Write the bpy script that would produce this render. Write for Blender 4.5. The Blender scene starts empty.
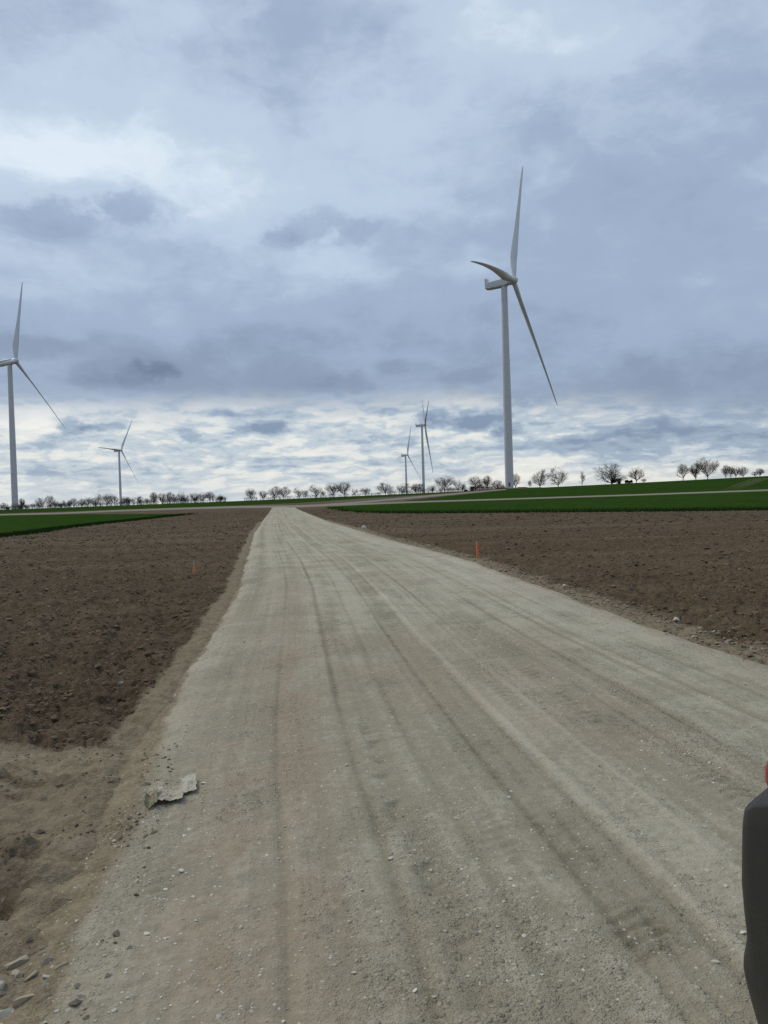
import bpy, bmesh, math, random
import numpy as np
from mathutils import Vector, Matrix

# ------------------------------------------------------------------ camera, world, sun
SC = bpy.context.scene
COL = SC.collection
F = 769.0
EYE = 1.6
PITCH = math.radians(1.0)      # looking slightly down
ROLL = math.radians(1.7)       # hand-held tilt

cam_d = bpy.data.cameras.new('camera')
cam = bpy.data.objects.new('camera', cam_d)
COL.objects.link(cam)
cam_d.sensor_fit = 'VERTICAL'
cam_d.sensor_height = 36.0
cam_d.lens = 36.0 * F / 1024.0
cam_d.clip_start = 0.05
cam_d.clip_end = 30000.0
cam.matrix_world = (Matrix.Translation((0, 0, EYE)) @ Matrix.Rotation(math.pi / 2 - PITCH, 4, 'X')
                    @ Matrix.Rotation(-ROLL, 4, 'Z'))
SC.camera = cam
SC.view_settings.view_transform = 'Standard'
SC.view_settings.look = 'None'
SC.view_settings.exposure = 0.0
SC.view_settings.gamma = 1.0
SC.cycles.use_denoising = False
SC.cycles.max_bounces = 5
SC.cycles.diffuse_bounces = 3

SUN_EL = math.radians(46)
SUN_AZ = math.radians(-52)     # measured from +Y towards +X


def ray_dir(px, py):
    a2, b2 = px - 384.0, 512.0 - py
    c, s = math.cos(ROLL), math.sin(ROLL)
    a = a2 * c + b2 * s
    b = -a2 * s + b2 * c
    return Vector((a / F, math.cos(PITCH) + math.sin(PITCH) * b / F,
                   -math.sin(PITCH) + math.cos(PITCH) * b / F))


def at(px, py, depth):
    d = ray_dir(px, py)
    return Vector((0, 0, EYE)) + d * (depth / d.y)


class Nodes:
    """Small helper to write node trees as expressions."""
    def __init__(self, tree):
        self.t = tree
        self.n = tree.nodes
        self.l = tree.links

    def new(self, kind, **kw):
        n = self.n.new(kind)
        for k, v in kw.items():
            setattr(n, k, v)
        return n

    def put(self, sock, v):
        if isinstance(v, bpy.types.NodeSocket):
            self.l.new(v, sock)
        elif v is not None:
            if sock.type == 'RGBA' and len(v) == 3:
                v = (v[0], v[1], v[2], 1)
            sock.default_value = v

    def m(self, op, a, b=None, c=None, clamp=False):
        n = self.new('ShaderNodeMath', operation=op, use_clamp=clamp)
        self.put(n.inputs[0], a)
        if b is not None:
            self.put(n.inputs[1], b)
        if c is not None:
            self.put(n.inputs[2], c)
        return n.outputs[0]

    def add(self, a, b): return self.m('ADD', a, b)
    def sub(self, a, b): return self.m('SUBTRACT', a, b)
    def mul(self, a, b): return self.m('MULTIPLY', a, b)
    def div(self, a, b): return self.m('DIVIDE', a, b)

    def smooth(self, x, lo, hi, a=0.0, b=1.0):
        n = self.new('ShaderNodeMapRange', interpolation_type='SMOOTHSTEP')
        self.put(n.inputs[0], x)
        n.inputs[1].default_value = lo
        n.inputs[2].default_value = hi
        n.inputs[3].default_value = a
        n.inputs[4].default_value = b
        return n.outputs[0]

    def xyz(self, x, y, z=0.0):
        n = self.new('ShaderNodeCombineXYZ')
        for i, v in enumerate((x, y, z)):
            self.put(n.inputs[i], v)
        return n.outputs[0]

    def split(self, v):
        n = self.new('ShaderNodeSeparateXYZ')
        self.put(n.inputs[0], v)
        return n.outputs

    def noise(self, vec, scale, detail=4.0, rough=0.55, distort=0.0):
        n = self.new('ShaderNodeTexNoise')
        self.put(n.inputs['Vector'], vec)
        n.inputs['Scale'].default_value = scale
        n.inputs['Detail'].default_value = detail
        n.inputs['Roughness'].default_value = rough
        n.inputs['Distortion'].default_value = distort
        return n.outputs['Fac']

    def voronoi(self, vec, scale, out='Distance', feature='F1'):
        n = self.new('ShaderNodeTexVoronoi', feature=feature)
        self.put(n.inputs['Vector'], vec)
        n.inputs['Scale'].default_value = scale
        return n.outputs[out]

    def mix(self, f, a, b, blend='MIX'):
        n = self.new('ShaderNodeMix', data_type='RGBA', blend_type=blend)
        self.put(n.inputs[0], f)
        self.put(n.inputs[6], a)
        self.put(n.inputs[7], b)
        return n.outputs[2]

    def ramp(self, f, stops):
        n = self.new('ShaderNodeValToRGB')
        r = n.color_ramp
        r.interpolation = 'EASE'
        while len(r.elements) < len(stops):
            r.elements.new(0.5)
        for e, (p, c) in zip(r.elements, stops):
            e.position = p
            e.color = (c[0], c[1], c[2], 1)
        self.put(n.inputs[0], f)
        return n.outputs[0]

    def attr(self, name):
        n = self.new('ShaderNodeAttribute', attribute_name=name)
        return n.outputs['Fac']

    def vscale(self, v, s):
        n = self.new('ShaderNodeVectorMath', operation='MULTIPLY')
        self.put(n.inputs[0], v)
        n.inputs[1].default_value = s
        return n.outputs[0]


def build_world():
    w = bpy.data.worlds.new('World')
    SC.world = w
    w.use_nodes = True
    N = Nodes(w.node_tree)
    N.n.clear()
    sky = N.new('ShaderNodeTexSky', sky_type='NISHITA')
    sky.sun_disc = False
    sky.sun_elevation = SUN_EL
    sky.sun_rotation = SUN_AZ
    clear = N.vscale(sky.outputs[0], (0.10, 0.10, 0.10))
    tc = N.new('ShaderNodeTexCoord')
    d = tc.outputs['Generated']
    x, y, z0 = N.split(d)
    z = N.m('MAXIMUM', z0, 0.0)
    zz = N.add(z, 0.055)
    p = N.xyz(N.div(x, zz), N.div(y, zz))
    zs = N.add(z, 0.25)
    q = N.xyz(N.div(x, zs), N.div(y, zs), 4.0)
    az = N.m('ARCTAN2', x, y)
    el = N.m('ARCSINE', z)
    # soft warp so that every bank of cloud gets an uneven outline
    wv = N.xyz(az, N.mul(el, 1.7), 0.0)
    w1 = N.sub(N.noise(wv, 9.0, 5.0, 0.6), 0.5)
    w2 = N.sub(N.noise(N.xyz(az, N.mul(el, 1.7), 7.3), 9.0, 5.0, 0.6), 0.5)
    azw = N.add(az, N.mul(w1, 0.13))
    elw = N.add(el, N.mul(w2, 0.055))
    cut = N.noise(N.xyz(az, N.mul(el, 1.5), 3.3), 26.0, 7.0, 0.62)

    def blob(px, py, rx, ry, amp, crisp=False):
        v = ray_dir(px, py).normalized()
        a0, e0 = math.atan2(v.x, v.y), math.asin(max(v.z, 0))
        k = 0.75 if crisp else 1.0
        au = N.add(az, N.mul(w1, 0.13 * k))
        ev = N.add(el, N.mul(w2, 0.055 * k))
        du = N.mul(N.sub(au, a0), F / rx)
        dv = N.mul(N.sub(ev, e0), F / ry)
        r2 = N.add(N.mul(du, du), N.mul(dv, dv))
        g = N.m('EXPONENT', N.mul(r2, -0.7))
        if crisp:
            g = N.smooth(N.mul(g, N.add(N.mul(N.sub(cut, 0.5), 2.6), 1.0)), 0.22, 0.95)
        return N.mul(g, amp)

    # high layer: grey-blue overcast
    big = N.noise(q, 1.15, 7.0, 0.5, 0.2)
    mid = N.noise(p, 0.9, 6.0, 0.52, 0.15)
    lump = N.noise(N.xyz(azw, N.mul(elw, 1.9), 2.0), 5.5, 7.0, 0.55, 0.1)
    b = N.add(0.48, N.mul(N.sub(big, 0.5), 0.42))
    b = N.add(b, N.mul(N.sub(mid, 0.5), 0.14))
    b = N.add(b, N.mul(N.sub(lump, 0.5), 0.50))
    lump2 = N.noise(N.xyz(azw, N.mul(elw, 1.6), 6.0), 12.0, 7.0, 0.58, 0.1)
    b = N.add(b, N.mul(N.sub(lump2, 0.5), 0.26))
    b = N.add(b, N.mul(N.sub(cut, 0.5), 0.12))
    b = N.add(b, N.mul(N.smooth(el, 0.10, 0.42), 0.14))
    b = N.sub(b, 0.01)
    blobs = [
        (40, 152, 120, 34, 0.22), (190, 194, 130, 28, 0.15), (390, 262, 110, 18, 0.12), (300, 175, 130, 26, 0.09),
        (540, 22, 100, 32, 0.14), (110, 95, 190, 50, 0.08), (100, 290, 180, 30, 0.04), (240, 255, 120, 20, 0.06),
        (690, 410, 170, 42, -0.18), (640, 190, 70, 44, -0.06), (560, 340, 120, 24, -0.04), (100, 350, 160, 26, -0.07),
        (450, 300, 90, 22, 0.07), (700, 330, 110, 26, 0.04), (270, 350, 200, 26, -0.03),
        (52, 214, 46, 22, -0.21, True), (136, 205, 30, 17, -0.24, True), (325, 229, 58, 18, -0.17, True), (285, 238, 26, 8, -0.12, True),
        (130, 375, 56, 13, -0.20, True), (152, 366, 22, 12, -0.14, True), (334, 382, 34, 11, -0.20, True), (30, 345, 40, 12, -0.12, True),
        (400, 368, 40, 8, -0.10, True), (470, 375, 50, 8, -0.08, True),
    ]
    for bl in blobs:
        b = N.add(b, blob(*bl))
    high = N.ramp(b, [(0.0, (0.160, 0.210, 0.312)), (0.28, (0.252, 0.325, 0.450)),
                      (0.52, (0.358, 0.452, 0.602)), (0.78, (0.525, 0.640, 0.782)),
                      (1.0, (0.76, 0.86, 0.94))])
    # low layer: broken bands of pale and blue-grey cloud above the skyline
    lo_v = N.xyz(N.add(az, N.mul(w1, 0.08)), N.m('POWER', N.add(N.add(el, N.mul(w2, 0.022)), 0.02), 0.72), 0.0)
    lo_s = N.vscale(lo_v, (9.0, 30.0, 1.0))
    low_n = N.noise(lo_s, 1.0, 9.0, 0.58, 0.05)
    low_f = N.noise(N.vscale(lo_v, (30.0, 70.0, 1.0)), 1.0, 6.0, 0.6, 0.05)
    lf = N.add(N.add(N.mul(low_n, 0.56), N.mul(low_f, 0.44)), 0.018)
    for bl in [(455, 398, 26, 8, 0.12), (448, 420, 28, 11, -0.22, True), (488, 424, 24, 14, -0.20, True),
               (255, 426, 20, 8, -0.20, True), (190, 431, 15, 7, -0.17, True), (108, 431, 26, 4, -0.12, True), (228, 413, 13, 4, -0.14, True),
               (80, 429, 20, 5, -0.12, True), (395, 410, 12, 4, -0.10, True), (690, 440, 120, 15, -0.16), (600, 445, 50, 9, -0.09, True),
               (30, 412, 90, 8, 0.09), (230, 402, 130, 8, 0.06), (560, 468, 60, 9, 0.08), (310, 452, 60, 6, 0.05),
               (650, 472, 120, 7, 0.05), (60, 478, 60, 5, -0.04), (20, 430, 20, 14, 0.10)]:
        lf = N.add(lf, blob(*bl))
    low = N.ramp(lf, [(0.28, (0.225, 0.300, 0.425)), (0.42, (0.350, 0.440, 0.555)),
                      (0.50, (0.530, 0.610, 0.680)), (0.58, (0.775, 0.795, 0.775)),
                      (0.68, (0.90, 0.895, 0.85))])
    edge = N.add(el, N.mul(N.sub(lump, 0.5), 0.04))
    edge = N.add(edge, N.mul(N.smooth(az, 0.05, 0.50), 0.035))
    f = N.smooth(edge, 0.090, 0.150)
    cloud = N.mix(f, low, high)
    # thin brighter air right above the skyline
    skyline = N.smooth(el, 0.0, 0.045, 0.55, 0.0)
    warm = N.mix(N.smooth(az, -0.25, 0.25), (0.72, 0.755, 0.775), (0.84, 0.815, 0.735))
    cloud = N.mix(skyline, cloud, warm)
    cover = N.mix(0.94, clear, cloud)
    # below the horizon: what the ground sheet does not reach
    under = N.smooth(z0, -0.02, 0.0)
    col = N.mix(under, (0.10, 0.09, 0.08), cover)
    bg = N.new('ShaderNodeBackground')
    N.put(bg.inputs[0], col)
    bg.inputs[1].default_value = 1.0
    out = N.new('ShaderNodeOutputWorld')
    N.l.new(bg.outputs[0], out.inputs[0])


build_world()
sun_d = bpy.data.lights.new('sun', 'SUN')
sun_d.energy = 1.5
sun_d.angle = math.radians(22)
sun_d.color = (1.0, 0.90, 0.73)
sun = bpy.data.objects.new('sun', sun_d)
COL.objects.link(sun)
sd = Vector((math.sin(SUN_AZ) * math.cos(SUN_EL), math.cos(SUN_AZ) * math.cos(SUN_EL), math.sin(SUN_EL)))
sun.rotation_euler = sd.to_track_quat('Z', 'Y').to_euler()

# ------------------------------------------------------------------ helpers
rng = np.random.default_rng(11)
random.seed(5)


def tag(o, label=None, cat=None, group=None, kind=None):
    if label: o['label'] = label
    if cat: o['category'] = cat
    if group: o['group'] = group
    if kind: o['kind'] = kind
    return o


def empty(name, loc, rz=0.0):
    o = bpy.data.objects.new(name, None)
    o.empty_display_size = 0.2
    COL.objects.link(o)
    o.location = loc
    o.rotation_euler = (0, 0, rz)
    return o


def mesh_np(name, v, quads=None, tris=None, mat=None, parent=None, smooth=True, attrs=None, link=True):
    me = bpy.data.meshes.new(name)
    v = np.asarray(v, np.float32)
    polys, nl = [], 0
    me.vertices.add(len(v))
    me.vertices.foreach_set('co', v.ravel())
    li, ls = [], []
    if quads is not None and len(quads):
        quads = np.asarray(quads, np.int32)
        li.append(quads.ravel())
        ls.append(np.arange(len(quads), dtype=np.int32) * 4)
        nl = len(quads) * 4
    if tris is not None and len(tris):
        tris = np.asarray(tris, np.int32)
        li.append(tris.ravel())
        ls.append(nl + np.arange(len(tris), dtype=np.int32) * 3)
    li = np.concatenate(li)
    ls = np.concatenate(ls)
    me.loops.add(len(li))
    me.loops.foreach_set('vertex_index', li)
    me.polygons.add(len(ls))
    me.polygons.foreach_set('loop_start', ls)
    me.polygons.foreach_set('use_smooth', np.full(len(ls), bool(smooth)))
    for k, a in (attrs or {}).items():
        at_ = me.attributes.new(k, 'FLOAT', 'POINT')
        at_.data.foreach_set('value', np.asarray(a, np.float32))
    me.update(calc_edges=True)
    me.validate()
    if mat: me.materials.append(mat)
    o = bpy.data.objects.new(name, me)
    if link: COL.objects.link(o)
    if parent: o.parent = parent
    return o


def bm_obj(name, bm, mat, parent=None, smooth=False):
    me = bpy.data.meshes.new(name)
    bmesh.ops.recalc_face_normals(bm, faces=bm.faces)
    if smooth:
        for f_ in bm.faces: f_.smooth = True
    bm.to_mesh(me)
    bm.free()
    if mat: me.materials.append(mat)
    o = bpy.data.objects.new(name, me)
    COL.objects.link(o)
    if parent: o.parent = parent
    return o


def grid_faces(nr, nc, wrap=False):
    r = np.arange(nr - 1)[:, None] * nc
    if wrap:
        c = np.arange(nc)
        c1 = (c + 1) % nc
    else:
        c = np.arange(nc - 1)
        c1 = c + 1
    a = r + c[None]
    b_ = r + c1[None]
    return np.stack([a, b_, b_ + nc, a + nc], -1).reshape(-1, 4)


def _hash(ix, iy, seed):
    h = (ix.astype(np.int64) * 374761393 + iy.astype(np.int64) * 668265263 + seed * 974634277) & 0xFFFFFFFF
    h = ((h ^ (h >> 13)) * 1274126177) & 0xFFFFFFFF
    return ((h ^ (h >> 16)) & 0xFFFF) / 65535.0


def vnoise(x, y, seed=0):
    ix, iy = np.floor(x), np.floor(y)
    fx, fy = x - ix, y - iy
    fx = fx * fx * (3 - 2 * fx)
    fy = fy * fy * (3 - 2 * fy)
    a = _hash(ix, iy, seed); b_ = _hash(ix + 1, iy, seed)
    c = _hash(ix, iy + 1, seed); d = _hash(ix + 1, iy + 1, seed)
    return (a + (b_ - a) * fx) * (1 - fy) + (c + (d - c) * fx) * fy


def fbm(x, y, seed=0, n=4, gain=0.5):
    s, a, t = 0, 1.0, 0
    for i in range(n):
        s = s + a * vnoise(x * 2.03 ** i + 17.3 * i, y * 2.03 ** i + 9.1 * i, seed + i)
        t += a
        a *= gain
    return s / t


def sstep(x, lo, hi):
    t = np.clip((x - lo) / (hi - lo), 0, 1)
    return t * t * (3 - 2 * t)


# ------------------------------------------------------------------ the lie of the land
CREST = 220.0


def terrain(X, Y):
    """Flat near the track, a slope rising to a skyline, flat farmland beyond it."""
    X = np.asarray(X, float)
    Y = np.asarray(Y, float)
    u = np.clip(X / np.maximum(Y, CREST), -1.0, 1.0)
    a = 2.6 + 3.15 * u + 2.3 * u * u
    g = np.clip((Y - 55.0) / (CREST - 55.0), 0, 1) ** 1.1
    near = a * g
    Yc = np.minimum(Y, 700.0)
    far = 1.6 + (a - 1.6) * Yc / CREST - 0.0022 * (Y - CREST)
    return np.where(Y < CREST, near, far)


def tz(x, y):
    return float(terrain(x, y))


def ground_at(px, py, ymax=CREST):
    d = ray_dir(px, py)
    prev = 1.5
    yy = 1.5
    while yy < ymax:
        z = EYE + d.z * yy / d.y
        if z <= tz(d.x * yy / d.y, yy):
            lo, hi = prev, yy
            for _ in range(30):
                m_ = (lo + hi) / 2
                if EYE + d.z * m_ / d.y <= tz(d.x * m_ / d.y, m_): hi = m_
                else: lo = m_
            yy = hi
            break
        prev = yy
        yy *= 1.02
    else:
        yy = ymax
    x = d.x * yy / d.y
    return Vector((x, yy, tz(x, yy)))


_ly = np.array([-10, 0, 2.6, 5, 6.6, 9, 14.1, 40, 62, 78, 94, 108, 128, 140.])
_lx = np.array([-.6, -1.0, -1.3, -1.72, -1.9, -2.15, -2.78, -6.84, -9.9, -11.9, -13.95, -15.8, -18.5, -20.])
_ry = np.array([-10, 0, 2.6, 5, 7, 9, 12.7, 19.5, 29.5, 38, 49, 67.7, 89, 103, 128, 140.])
_rx = np.array([5.2, 4.2, 3.95, 3.70, 3.42, 3.12, 2.80, 2.10, .28, -1.0, -2.76, -5.82, -9.4, -11.7, -14.5, -15.])
_fy = np.linspace(-10, 140, 3001)
_k = np.hanning(61); _k /= _k.sum()


def _sm(ky, v):
    v = np.interp(_fy, ky, v)
    return np.convolve(np.pad(v, 30, 'edge'), _k, 'valid')


_fl, _fr = _sm(_ly, _lx), _sm(_ry, _rx)


def road_l(Y): return np.interp(Y, _fy, _fl)
def road_r(Y): return np.interp(Y, _fy, _fr)


# ------------------------------------------------------------------ materials
def material(name):
    m = bpy.data.materials.new(name)
    m.use_nodes = True
    N = Nodes(m.node_tree)
    N.n.clear()
    out = N.new('ShaderNodeOutputMaterial')
    bs = N.new('ShaderNodeBsdfPrincipled')
    N.l.new(bs.outputs[0], out.inputs[0])
    return m, N, bs


def simple(name, col, rough=0.6, metal=0.0, noise=0.0, scale=5.0, spec=0.5, coat=0.0, bump=0.0):
    m, N, bs = material(name)
    tc = N.new('ShaderNodeTexCoord').outputs['Object']
    c = col
    if noise:
        n = N.noise(tc, scale, 5.0, 0.6)
        dark = tuple(v * (1 - noise) for v in col)
        light = tuple(min(1, v * (1 + noise)) for v in col)
        c = N.mix(N.smooth(n, 0.3, 0.7), dark, light)
    N.put(bs.inputs['Base Color'], c)
    bs.inputs['Roughness'].default_value = rough
    bs.inputs['Metallic'].default_value = metal
    bs.inputs['Specular IOR Level'].default_value = spec
    bs.inputs['Coat Weight'].default_value = coat
    if bump:
        bn = N.new('ShaderNodeBump')
        bn.inputs['Strength'].default_value = bump
        bn.inputs['Distance'].default_value = 0.004
        N.put(bn.inputs['Height'], N.noise(tc, scale * 20, 3.0, 0.6))
        N.l.new(bn.outputs[0], bs.inputs['Normal'])
    return m


def soil_material():
    m, N, bs = material('ploughed_soil')
    geo = N.new('ShaderNodeNewGeometry').outputs['Position']
    clay = N.attr('clay')
    tone = N.attr('tone')
    n1 = N.noise(geo, 7.0, 6.0, 0.65)
    n2 = N.noise(geo, 38.0, 4.0, 0.6)
    n3 = N.noise(geo, 0.35, 4.0, 0.55)
    dark = N.mix(N.smooth(n1, 0.3, 0.72), (0.058, 0.039, 0.0225), (0.126, 0.088, 0.053))
    dark = N.mix(N.smooth(n2, 0.52, 0.76), dark, (0.205, 0.157, 0.104))
    dark = N.mix(N.mul(N.smooth(n3, 0.35, 0.7), 0.35), dark, (0.135, 0.100, 0.064))
    claycol = N.mix(N.smooth(n1, 0.3, 0.7), (0.185, 0.144, 0.090), (0.292, 0.240, 0.160))
    claycol = N.mix(N.mul(N.smooth(n2, 0.5, 0.7), 0.5), claycol, (0.37, 0.33, 0.245))
    c = N.mix(clay, dark, claycol)
    c = N.mix(N.mul(tone, 0.60), c, (0.185, 0.136, 0.090))
    # pale chips of stone turned up by the plough
    v = N.voronoi(geo, 9.0)
    pick = N.smooth(N.noise(geo, 3.1, 2.0), 0.60, 0.66)
    chips = N.mul(N.smooth(v, 0.16, 0.10), pick)
    c = N.mix(N.mul(chips, 0.7), c, (0.33, 0.29, 0.24))
    grit = N.noise(geo, 150.0, 3.0, 0.65)
    c = N.mix(N.mul(N.smooth(grit, 0.50, 0.74), 0.38), c, (0.060, 0.046, 0.032))
    c = N.mix(N.mul(N.smooth(grit, 0.46, 0.28), N.mul(clay, 0.35)), c, (0.42, 0.37, 0.28))
    N.put(bs.inputs['Base Color'], c)
    bs.inputs['Roughness'].default_value = 0.95
    bs.inputs['Specular IOR Level'].default_value = 0.04
    bn = N.new('ShaderNodeBump')
    bn.inputs['Strength'].default_value = 0.8
    bn.inputs['Distance'].default_value = 0.03
    n4 = N.noise(geo, 150.0, 3.0, 0.65)
    N.put(bn.inputs['Height'], N.add(N.add(n1, N.mul(n2, 0.6)), N.mul(n4, 0.16)))
    N.l.new(bn.outputs[0], bs.inputs['Normal'])
    return m


def road_material():
    m, N, bs = material('crushed_gravel')
    geo = N.new('ShaderNodeNewGeometry').outputs['Position']
    x, y, z = N.split(geo)
    tone = N.attr('tone')          # 0 dark compacted fines ... 1 pale dust
    rust = N.attr('rust')
    earth = N.attr('earth')
    lane = N.attr('lane')
    n1 = N.noise(geo, 2.3, 6.0, 0.6)
    n2 = N.noise(geo, 21.0, 6.0, 0.7)
    n3 = N.noise(geo, 120.0, 3.0, 0.65)
    # narrow wheel lines drawn out along the track
    l1 = N.noise(N.xyz(N.mul(lane, 60.0), N.mul(y, 0.11)), 1.0, 4.0, 0.6)
    l2 = N.noise(N.xyz(N.mul(lane, 150.0), N.mul(y, 0.22), 5.0), 1.0, 3.0, 0.6)
    t = N.add(tone, N.mul(N.sub(n1, 0.5), 0.45))
    t = N.add(t, N.mul(N.sub(n2, 0.5), 0.55))
    t = N.add(t, N.mul(N.sub(l1, 0.5), 0.24))
    t = N.add(t, N.mul(N.sub(l2, 0.5), 0.20))
    c = N.ramp(t, [(0.02, (0.182, 0.160, 0.108)), (0.38, (0.322, 0.289, 0.208)),
                   (0.62, (0.438, 0.397, 0.300)), (0.95, (0.580, 0.533, 0.420))])
    rcol = N.mix(n2, (0.245, 0.188, 0.126), (0.405, 0.330, 0.236))
    c = N.mix(N.mul(rust, N.smooth(n1, 0.25, 0.7)), c, rcol)
    e1 = N.noise(geo, 7.0, 6.0, 0.65)
    e2 = N.noise(geo, 38.0, 4.0, 0.6)
    ecol = N.mix(N.smooth(e1, 0.3, 0.7), (0.185, 0.144, 0.090), (0.292, 0.240, 0.160))
    ecol = N.mix(N.mul(N.smooth(e2, 0.5, 0.7), 0.5), ecol, (0.37, 0.33, 0.245))
    ef = N.smooth(N.add(earth, N.mul(N.sub(e1, 0.5), 0.45)), 0.30, 0.72)
    c = N.mix(ef, c, ecol)
    # packed stone of two sizes, each chip with its own grey
    hs = []
    loose = N.noise(N.xyz(x, N.mul(y, 0.45), 9.0), 1.7, 5.0, 0.6)
    loose = N.smooth(N.add(loose, N.mul(N.sub(l1, 0.5), 0.5)), 0.44, 0.68, 0.22, 1.0)
    for sc, lo, hi, amt in ((120.0, 0.66, 1.32, 0.9), (47.0, 0.60, 1.45, 0.40)):
        v = N.voronoi(geo, sc)
        vc = N.split(N.voronoi(geo, sc, 'Color'))
        g = N.m('MULTIPLY_ADD', vc[0], hi - lo, lo)
        chip = N.vscale(c, (1, 1, 1))
        n = N.new('ShaderNodeVectorMath', operation='SCALE')
        N.put(n.inputs[0], chip)
        N.put(n.inputs['Scale'], g)
        on = N.mul(N.smooth(vc[1], 1 - amt - 0.02, 1 - amt + 0.06), N.smooth(v, 0.62, 0.35))
        on = N.mul(on, loose)
        c = N.mix(N.mul(on, 0.70), c, n.outputs[0])
        hs.append(N.mul(N.mul(N.smooth(v, 0.75, 0.05), on), 0.45 if sc > 60 else 1.0))
    v = N.voronoi(geo, 58.0)
    vc = N.split(N.voronoi(geo, 58.0, 'Color'))
    st = N.mul(N.smooth(v, 0.36, 0.24), N.smooth(vc[0], 0.86, 0.90))
    c = N.mix(N.mul(st, 0.85), c, N.mix(vc[1], (0.34, 0.31, 0.24), (0.66, 0.63, 0.54)))
    c = N.mix(N.mul(N.smooth(n3, 0.52, 0.74), N.mul(loose, 0.42)), c, (0.085, 0.075, 0.055))
    N.put(bs.inputs['Base Color'], c)
    bs.inputs['Roughness'].default_value = 1.0
    bs.inputs['Specular IOR Level'].default_value = 0.06
    bn = N.new('ShaderNodeBump')
    bn.inputs['Strength'].default_value = 0.9
    bn.inputs['Distance'].default_value = 0.010
    h = N.add(N.mul(n3, 0.40), N.mul(n2, 1.2))
    h = N.add(h, N.add(hs[0], hs[1]))
    h = N.add(h, N.mul(N.add(l1, l2), 0.35))
    N.put(bn.inputs['Height'], h)
    N.l.new(bn.outputs[0], bs.inputs['Normal'])
    return m


def grass_material():
    m, N, bs = material('young_wheat')
    geo = N.new('ShaderNodeNewGeometry').outputs['Position']
    x, y, z = N.split(geo)
    n1 = N.noise(geo, 0.06, 5.0, 0.55)
    n2 = N.noise(geo, 1.3, 5.0, 0.7)
    n3 = N.noise(N.xyz(N.mul(x, 0.02), N.mul(y, 0.5)), 1.0, 4.0, 0.6)
    c = N.mix(N.smooth(n2, 0.3, 0.7), (0.0125, 0.034, 0.0055), (0.034, 0.080, 0.013))
    c = N.mix(N.mul(N.smooth(n1, 0.35, 0.65), 0.5), c, (0.032, 0.066, 0.012))
    c = N.mix(N.mul(N.smooth(n3, 0.45, 0.75), 0.45), c, (0.044, 0.060, 0.017))
    rows = N.noise(N.xyz(N.mul(x, 0.035), N.mul(y, 2.2), 3.0), 1.0, 3.0, 0.6)
    c = N.mix(N.mul(N.smooth(rows, 0.50, 0.72), 0.45), c, (0.050, 0.058, 0.020))
    thin = N.noise(geo, 0.16, 5.0, 0.6)
    c = N.mix(N.mul(N.smooth(thin, 0.56, 0.74), 0.40), c, (0.066, 0.064, 0.030))
    tram = N.attr('tram')
    c = N.mix(N.mul(tram, 0.85), c, (0.15, 0.14, 0.085))
    N.put(bs.inputs['Base Color'], c)
    bs.inputs['Roughness'].default_value = 1.0
    bs.inputs['Specular IOR Level'].default_value = 0.0
    bn = N.new('ShaderNodeBump')
    bn.inputs['Strength'].default_value = 0.8
    bn.inputs['Distance'].default_value = 0.15
    N.put(bn.inputs['Height'], n2)
    N.l.new(bn.outputs[0], bs.inputs['Normal'])
    return m


def speckle(name, a, b_, scale, rough=0.9, bump=0.5):
    m, N, bs = material(name)
    geo = N.new('ShaderNodeNewGeometry')
    pos = geo.outputs['Position']
    rnd = geo.outputs['Random Per Island']
    n = N.noise(pos, scale, 5.0, 0.65)
    c = N.mix(N.m('ADD', N.mul(rnd, 0.75), N.mul(n, 0.3), clamp=True), a, b_)
    N.put(bs.inputs['Base Color'], c)
    bs.inputs['Roughness'].default_value = rough
    bs.inputs['Specular IOR Level'].default_value = 0.06
    bn = N.new('ShaderNodeBump')
    bn.inputs['Strength'].default_value = bump
    bn.inputs['Distance'].default_value = 0.006
    N.put(bn.inputs['Height'], N.noise(pos, scale * 3, 4.0, 0.6))
    N.l.new(bn.outputs[0], bs.inputs['Normal'])
    return m


M_SOIL = soil_material()
M_ROAD = road_material()
M_GRASS = grass_material()
M_CLOD = speckle('soil_clod', (0.082, 0.057, 0.034), (0.215, 0.158, 0.102), 25.0)
M_GRAVEL = speckle('loose_gravel', (0.33, 0.30, 0.225), (0.74, 0.70, 0.59), 40.0)
M_STONE = speckle('field_stone', (0.17, 0.145, 0.105), (0.40, 0.35, 0.265), 16.0, 0.85, 0.8)
M_STONE_TAN = speckle('tan_stone', (0.23, 0.185, 0.12), (0.42, 0.35, 0.24), 16.0, 0.85, 0.7)
M_STONE_PALE = speckle('pale_stone', (0.30, 0.27, 0.21), (0.56, 0.51, 0.42), 16.0, 0.8, 0.6)
M_TRACK = speckle('dirt_track', (0.20, 0.178, 0.132), (0.285, 0.258, 0.200), 0.5, 0.95, 0.3)
M_BARE = speckle('bare_slope', (0.085, 0.066, 0.046), (0.135, 0.108, 0.076), 0.4, 0.95, 0.3)
M_BANK = speckle('earth_bank', (0.045, 0.032, 0.022), (0.085, 0.064, 0.045), 0.6, 0.95, 0.6)
M_TOWER = simple('tower_paint', (0.54, 0.555, 0.555), 0.42, noise=0.03, scale=0.15)
M_BLADE = simple('blade_gelcoat', (0.60, 0.62, 0.615), 0.38, noise=0.03, scale=0.1)
M_NAC = simple('nacelle_shell', (0.58, 0.60, 0.60), 0.45, noise=0.04, scale=0.4)
M_DARKMETAL = simple('dark_grille', (0.06, 0.065, 0.07), 0.6)
M_CONC = simple('foundation_concrete', (0.32, 0.31, 0.29), 0.9, noise=0.15, scale=0.8)
M_BARK = simple('bark', (0.050, 0.043, 0.036), 0.95, noise=0.3, scale=3.0, spec=0.1)
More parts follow.
